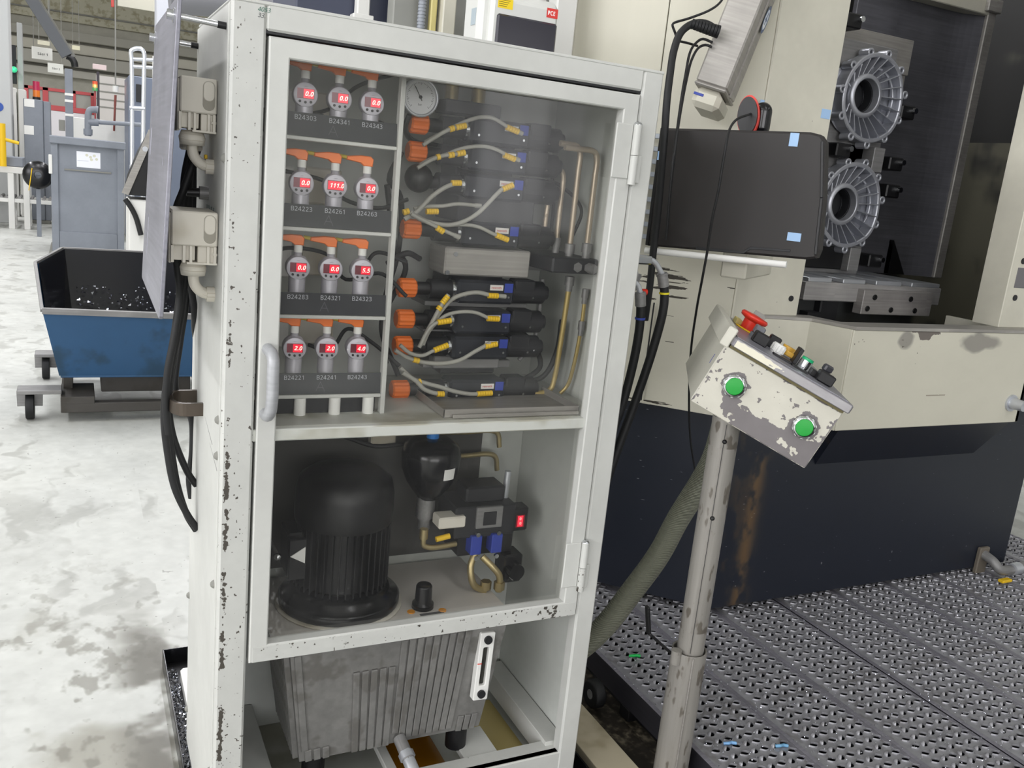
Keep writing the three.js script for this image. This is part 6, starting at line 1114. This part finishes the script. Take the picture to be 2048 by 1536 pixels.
{
  const z = -13, c = local('grey_control_cabinet', 'grey control cabinet with two white papers on its door', 'cabinet');
  const A = PX(46, 196, z), B = PX(98, 330, z); new MB().bb(A.x, B.x - 0.06, 0.05, A.y, z - 0.5, z, 0.008).build('body', M.bgGrey, c); new MB().bb(B.x - 0.058, B.x + 0.03, 0.05, A.y - 0.01, z - 0.5, z - 0.02, 0.006).build('side_duct', M.bgGrey, c); new MB().bb(A.x, B.x, 0, 0.052, z - 0.5, z - 0.01, 0.003).build('plinth', M.bgDark, c);
  for (const [x0, y0, x1, y1] of [[48, 197, 69, 215], [48, 250, 68, 270]]) { const a = PX(x0, y0, z), b = PX(x1, y1, z); new MB().bb(a.x, b.x, b.y, a.y, z + 0.001, z + 0.006, 0.001).build('paper', M.white, c); }
  const s = local('beacon_light', 'signal beacon with a red and an orange lens on the grey control cabinet', 'beacon'); const p = PX(73, 194, z - 0.2);
  const y0 = A.y; new MB().cyl(0.05, 0.05, 0.04, p.x, y0 + 0.02, p.z, 'y', 16).build('base', M.black, s); new MB().cyl(0.045, 0.045, 0.09, p.x, y0 + 0.085, p.z, 'y', 16).build('orange_lens', MS({ color: 0xe07a2a, roughness: 0.3 }), s); new MB().cyl(0.045, 0.043, 0.12, p.x, y0 + 0.19, p.z, 'y', 16).build('red_lens', MS({ color: 0xb32a50, roughness: 0.3 }), s);
}
{
  const z = -12, t = local('roller_table', 'white framed roller table at the left edge', 'table');
  const q = (x, y) => PX(x, y, z); const y1 = q(30, 334).y, y0 = q(30, 347).y, xr = q(58, 340).x, xl = xr - 1.3;
  new MB().bb(xl, xr, y0, y1, z - 0.6, z, 0.006).build('top_frame', M.bgWhite, t);
  for (const x of [xl + 0.04, q(22, 380).x, xr - 0.035]) { new MB().bb(x - 0.035, x + 0.035, 0, y0, z - 0.07, z, 0.004).build('leg', M.bgWhite, t); new MB().bb(x - 0.035, x + 0.035, 0, y0, z - 0.6, z - 0.53, 0.004).build('leg', M.bgWhite, t); }
  const ys = q(30, 396).y; const sh = new MB().bb(xl, xr + 0.3, ys - 0.06, ys - 0.01, z - 0.58, z - 0.55, 0.003).bb(xl, xr + 0.3, ys - 0.06, ys - 0.01, z - 0.05, z - 0.02, 0.003); sh.build('lower_frame', M.bgWhite, t);
  for (let i = 0; i < 22; i++) new MB().cyl(0.02, 0.02, 0.5, xl + 0.06 + i * 0.07, ys, z - 0.3, 'z', 8).build('roller', M.steelDull, t);
  new MB().bb(xr + 0.24, xr + 0.3, 0, ys - 0.05, z - 0.58, z - 0.52, 0.003).build('leg', M.bgWhite, t);
  const b = local('grey_trough', 'low grey box on the roller table at the left edge', 'box'); new MB().bb(xl, q(46, 330).x, y1 + 0.005, q(30, 315).y, z - 0.55, z - 0.02, 0.006).build('box', M.bgGrey, b);
  const h = local('hose_reel', 'dark coiled hose reel beside the roller table', 'reel'); const c = PX(76, 350, -11.2); new MB().lathe([[0.04, -0.08], [0.14, -0.08], [0.17, -0.03], [0.17, 0.03], [0.14, 0.08], [0.04, 0.08]], c.x, c.y, c.z, 'z', 24).build('reel', M.blackGloss, h); new MB().bar([c.x, 0, c.z], [c.x, c.y, c.z], 0.05, 0.05).build('stand', M.bgGrey, h); new MB().tube([[c.x + 0.1, c.y - 0.08, c.z], [c.x + 0.17, c.y - 0.1, c.z], [c.x + 0.22, c.y - 0.02, c.z - 0.05]], 0.018, 16, 8).build('hose', M.bgGrey, h); new MB().bar([c.x - 0.06, c.y + 0.08, c.z + 0.085], [c.x - 0.1, c.y - 0.19, c.z + 0.085], 0.018, 0.01).build('yellow_handle', M.yellow, h);
  const y = local('yellow_post', 'yellow marked post with a side arm at the left edge', 'post'); const p = PX(12, 300, -12.6), p2 = PX(12, 248, -12.6); new MB().cyl(0.045, 0.045, p2.y - y1, p.x, (p2.y + y1) / 2, -11.9, 'y', 14).build('post', M.yellow, y); new MB().rod(V(p.x, PX(12, 277, -12.6).y, -11.9), V(PX(42, 286, -12.4).x, PX(42, 286, -12.4).y, -11.9), 0.022, 10).build('arm', M.yellow, y);
}
{
  const w = local('white_machine', 'white machine with two upright panels at the left edge', 'machine'); const z = -14; const q = (x, y) => PX(x, y, z);
  new MB().bb(q(16, 172).x, q(32, 172).x, 0, q(16, 174).y, z - 0.3, z, 0.006).build('left_panel', M.bgWhite, w); new MB().bb(q(36, 176).x, q(51, 176).x, 0, q(36, 178).y, z - 0.3, z, 0.006).build('right_panel', M.bgWhite, w);
  new MB().bb(q(31, 60).x, q(42, 60).x, 0, q(31, 40).y, z - 0.5, z - 0.3, 0.006).build('grey_post', MS({ color: 0xa7a9a8, roughness: 0.6 }), w);
  const p = q(26, 137); new MB().cyl(0.032, 0.03, 0.06, p.x, p.y, z - 0.26, 'z', 16).bb(q(20, 130).x, q(31, 150).x, p.y - 0.2, p.y + 0.35, z - 0.35, z - 0.29, 0.004).build('lamp_housing', M.dark, w);
  const l = mesh('green_lamp', new THREE.SphereGeometry(0.045, 16, 12), MS({ color: 0x1b6b46, emissive: 0x46e6a6, emissiveIntensity: 0.9, roughness: 0.4 }), w); l.position.set(p.x, p.y, z - 0.22);
  const pl = new THREE.PointLight(0x46e6a6, 0.06, 4); pl.position.set(p.x, p.y, z - 0.15); pl.castShadow = true; scene.add(pl);
  const c = local('concrete_pillar', 'pale grey hall pillar at the left edge', 'pillar'); const a = PX(-60, 100, -12.8), b = PX(19, 100, -12.8); new MB().bb(a.x, b.x, 0, CEIL + 0.25, -13.3, -12.8, 0.01).build('pillar', MS({ color: 0xb9bbba, roughness: 0.8 }), c); const s = PX(2, 214, -12.79); new MB().cyl(0.06, 0.06, 0.004, s.x - 0.03, s.y, -12.797, 'z', 20).build('blue_sign', MS({ color: 0x2b4fa0, roughness: 0.5 }), c);
  const g = local('grey_banded_post', 'blue grey post with white bands in front of the red frames', 'post'); const p0 = PX(139, 262, -11.5), p1 = PX(140, 138, -11.5); new MB().bb(p0.x - 0.045, p0.x + 0.045, 0, p1.y, -11.6, -11.5, 0.004).build('post', M.bgGrey, g); for (const y of [189, 202, 230]) { const k = PX(138, y, -11.5).y; new MB().bb(p0.x - 0.048, p0.x + 0.048, k - 0.015, k + 0.015, -11.604, -11.496, 0.002).build('band', M.white, g); }
  new MB().bb(p0.x - 0.12, p0.x - 0.05, PX(128, 262, -11.5).y, PX(128, 240, -11.5).y, -11.58, -11.52, 0.004).build('dark_bracket', M.bgDark, g);
}
{ // red framed window wall and white partition far behind
  const z = -19, w = local('red_framed_partition', 'red framed window partition across the back of the hall', 'partition'); const q = (x, y) => PX(x, y, z);
  const y1 = q(120, 178).y, ym = q(120, 212).y, yb = q(120, 270).y, xl = q(48, 200).x, xr = q(188, 200).x;
  const M_rf = MS({ color: 0xb04a4c, roughness: 0.6 });
  new MB().bb(xl, xr, y1 - 0.06, y1, z - 0.05, z, 0.004).bb(xl, xr, ym - 0.1, ym, z - 0.05, z, 0.004).build('rail', M_rf, w);
  for (const x of [q(91, 190).x, q(146, 190).x, q(187, 190).x, xl + 0.03]) new MB().bb(x - 0.05, x + 0.05, ym, y1, z - 0.05, z, 0.004).build('upright', M_rf, w);
  new MB().bb(xl, q(250, 260).x, 0, ym - 0.1, z - 0.06, z - 0.01, 0.004).build('white_panel', MS({ color: 0xd3d0d2, roughness: 0.7 }), w);
  new MB().bb(xl, xr, ym, y1 - 0.06, z - 0.03, z - 0.025, 0.001).build('window', MS({ color: 0x8f8e86, roughness: 0.3 }), w);
  const b2 = local('white_bench', 'white bench cabinet between the grey housing and the far partition', 'cabinet'); const b0 = PX(132, 232, -12.2), b1 = PX(262, 275, -12.2); new MB().bb(b0.x, b1.x, 0, b0.y, -12.8, -12.2, 0.008).build('body', M.bgWhite, b2);
  const wp = local('far_white_panel', 'white wall panel grid left of the chrome rails', 'panel'); const g0 = PX(192, 150, -18.5), g1 = PX(258, 235, -18.5); new MB().bb(g0.x, g1.x, 0, g0.y, -18.6, -18.5, 0.004).build('sheet', MS({ color: 0xc3bfba, roughness: 0.7 }), wp); for (let i = 1; i < 5; i++) { const y = g1.y + (g0.y - g1.y) * i / 5; new MB().bb(g0.x, g1.x, y - 0.012, y + 0.012, -18.499, -18.49, 0.002).build('joint_strip', M.bgDark, wp); }
}
const sign = (label, x0, y0, x1, y1, z, txt, bg = '#e4e4dd', rows = 1) => {
  const s = local('hanging_sign', label, 'sign'); const a = PX(x0, y0, z), b = PX(x1, y1, z); const w = b.x - a.x, h = a.y - b.y, cx = (a.x + b.x) / 2, cy = (a.y + b.y) / 2;
  new MB().box(w, h, 0.03, cx, cy, z - 0.016, 0.003).build('board', MS({ color: new THREE.Color(bg), roughness: 0.6 }), s);
  if (txt) { const t = canvasTex(256, 160, (x, W2, H2) => { x.fillStyle = bg; x.fillRect(0, 0, W2, H2); x.fillStyle = '#4a4a48'; x.font = 'bold 46px sans-serif'; x.fillText(txt, 70, 104); }); const m = mesh('print', new THREE.PlaneGeometry(w * 0.97, h * 0.97), MS({ map: t, roughness: 0.6 }), s); m.position.set(cx, cy, z + 0.0005); }
  for (const k of [-0.4, 0.4]) new MB().rod([cx + w * k, cy + h / 2, z - 0.016], [cx + w * k, CEIL + 0.26, z - 0.016], 0.006, 6).build('wire', M.bgDark, s);
};
sign('white hanging board reading 1, the nearer of the two small boards', 63, 92, 105, 122, -15, 'Säer 1');
sign('white hanging board reading 2, lower one further right', 95, 125, 127, 148, -17, 'Säer 2', '#d2d3cc');
sign('large cream banner hanging at the top behind the shield plate', 235, -14, 312, 24, -15.5, null, '#b9b7a8');
sign('small cream board above the dark girder', 144, 90, 160, 101, -19, null, '#d8d4b8');
sign('small cream board behind the nearer white sign', 75, 80, 101, 92, -15.6, null, '#d2ceb8');
{
  const s = local('pink_sign_pole', 'pale pink sign on a dark pole beside the stack light', 'sign'); const z = -14, a = PX(185, 127, z), b = PX(213, 141, z), p = PX(196, 150, z), f = PX(197, 222, z);
  new MB().bb(a.x, b.x, b.y, a.y, z - 0.02, z, 0.003).build('board', MS({ color: 0xdcc9c8, roughness: 0.6 }), s); new MB().bb(p.x - 0.02, p.x + 0.02, 0, p.y + 0.05, z - 0.06, z - 0.022, 0.003).build('pole', MS({ color: 0x3f3b41, roughness: 0.6 }), s); void f;
  const t = local('stack_light', 'small stack light glowing orange over green on a thin red pole', 'stack light'); const c = PX(190, 172, -13.6); new MB().cyl(0.012, 0.012, c.y - 0.06, c.x, (c.y - 0.06) / 2, c.z, 'y', 8).build('pole', MS({ color: 0x9a4a4e, roughness: 0.6 }), t);
  const em = (n, col, y, i) => mesh(n, new THREE.CylinderGeometry(0.035, 0.035, 0.045, 14).translate(c.x, c.y + y, c.z), MS({ color: 0x222222, emissive: col, emissiveIntensity: i, roughness: 0.4 }), t);
  em('red_lens', 0xff5a30, 0.045, 0.9); em('amber_lens', 0xffd070, 0.0, 0.9); em('green_lens', 0x30c878, -0.045, 0.8);
  const pl = new THREE.PointLight(0xffa060, 0.2, 3); pl.position.set(c.x, c.y, c.z + 0.06); pl.castShadow = true; scene.add(pl);
}
{
  const c = local('cable_chain', 'dark grey cable chain slanting down from the ceiling', 'cable chain'); const z = -14.5; const A = PX(38, -40, z), B = PX(134, 112, z); new MB().bar(A, B, 0.16, 0.16, V(0, 0, 1)).build('chain', MS({ color: 0x63666a, roughness: 0.7 }), c); new MB().bar(A.clone().add(V(0.1, 0, 0)), B.clone().add(V(0.1, 0, 0)), 0.05, 0.05, V(0, 0, 1)).build('hose', M.bgDark, c); new MB().rod(A, V(A.x, CEIL + 0.26, A.z), 0.02, 8).build('hanger', M.bgDark, c); new MB().tube([B, PX(142, 116, z), PX(148, 124, z), PX(150, 134, z)], 0.05, 16, 8).build('end_hose', M.black, c);
  const h = local('pendant_switch', 'thin hanging pendant control on a cord in front of the far wall', 'pendant'); const zz = -12; const p = (x, y) => PX(x, y, zz); new MB().rod(V(p(232, 170).x, CEIL + 0.26, zz), p(231, 172), 0.009, 8).build('cord', M.bgDark, h); new MB().rod(p(231, 172), p(231, 184), 0.036, 12).build('hook', M.bgWhite, h); new MB().rod(p(231, 190), p(230, 212), 0.016, 10).rod(p(230, 212), p(228, 262), 0.014, 10).build('handle', MS({ color: 0x7a4038, roughness: 0.6 }), h);
}
{ // girders, cladding and ducts on the far wall
  const z = -22.9; const q = (y) => PX(180, y, z).y;
  struct('trim_1', new MB().bb(-8, 11, q(50), CEIL + 0.25, -23, z, 0.01), MS({ color: 0xcac7b2, roughness: 0.8, map: T.grime }));
  struct('trim_2', new MB().bb(-8, 11, q(88), q(70), -23, z + 0.25, 0.01), MS({ color: 0xa3a197, roughness: 0.8 }));
  struct('trim_3', new MB().bb(-8, 11, q(112), q(92), -23, z + 0.02, 0.01), MS({ color: 0xcfccbe, roughness: 0.8 }));
  struct('trim_4', new MB().bb(-8, 11, q(140), q(116), -23, z + 0.3, 0.01), MS({ color: 0xaeaca3, roughness: 0.8 }));
  struct('trim_5', new MB().bb(-8, 11, q(160), q(145), -23, z + 0.1, 0.01), MS({ color: 0xbcbab0, roughness: 0.8 }));
  struct('trim_6', new MB().bb(-8, 11, PX(180, 34, z).y, PX(180, 31, z).y, -23, z + 0.04, 0.005), M.bgDark);
  const p = local('white_column', 'white steel column behind the shield plate', 'column'); const a = PX(313, 60, -8), b = PX(341, 60, -8); new MB().bb(a.x, b.x, 0, CEIL + 0.25, -8.25, -8, 0.01).build('column', MS({ color: 0xc9ccd4, roughness: 0.6 }), p); new MB().bb(a.x - 0.05, b.x + 0.05, 0, 0.02, -8.3, -7.95, 0.003).build('base_plate', M.bgDark, p);
  const wb = local('white_strip', 'narrow white strip board beside the shield plate edge', 'board'); const c = PX(305, 112, -7.6), d = PX(311, 170, -7.6); new MB().bb(c.x, d.x, d.y, c.y, -7.62, -7.6, 0.003).build('board', M.bgWhite, wb); new MB().bar([d.x - 0.01, d.y + 0.05, -7.61], [a.x + 0.02, d.y + 0.05, -8.0], 0.02, 0.02).build('bracket', M.bgWhite, wb);
  const ob = local('grey_overhead_duct', 'dark grey duct under the ceiling behind the cabinet top', 'duct'); const e = PX(410, 10, -6), f = PX(455, 40, -6); new MB().rod(V(e.x - 0.25, e.y + 0.03, -6), V(f.x + 2, f.y + 0.3, -6), 0.13, 20).build('duct', MS({ color: 0x7f8085, roughness: 0.6 }), ob); new MB().rod([e.x + 0.1, e.y, -6], [e.x + 0.1, CEIL + 0.26, -6], 0.015, 8).build('hanger', M.bgDark, ob);
  tag(new MB().bb(PX(222, 0, -16).x, PX(228, 0, -16).x, PX(225, 14, -16).y, CEIL + 0.25, -16.05, -16, 0.004).build('red_pipe', MS({ color: 0xb5413a, roughness: 0.5 }), scene), 'short red pipe end hanging at the top of the picture', 'pipe');
}
// dark rubber mat and low dark pallet machine on the photographer's side, mirrored in the lower pane
tag(new MB().bb(0.25, 2.6, 0.0005, 0.012, 0.75, 3.3, 0.003).build('rubber_mat', M.rubber, scene), 'black rubber floor mat in front of the cabinet', 'mat');
{ const l = local('low_machine', 'low dark machine base standing behind the photographer', 'machine'); new MB().bb(0.8, 6.5, 0.02, 0.62, 4.2, 6, 0.01).build('body', M.navy, l); new MB().bb(0.85, 6.4, 0, 0.022, 4.25, 5.9, 0.002).build('plinth', M.black, l); }
// ------------------------------------------------------------------ every thing written in world metres gets its origin at its own base
for (const o of scene.children) {
  if (!o.isGroup || !WORLD.get(o) || o.position.lengthSq() > 0) continue;
  const b = new THREE.Box3().setFromObject(o); const p = V((b.min.x + b.max.x) / 2, b.min.y, (b.min.z + b.max.z) / 2);
  o.position.copy(p); for (const c of o.children) c.position.sub(p);
}
for (const o of scene.children) if (o.isLight && o.castShadow !== undefined && !o.isRectAreaLight) o.castShadow = true;
renderer.render(scene, camera);
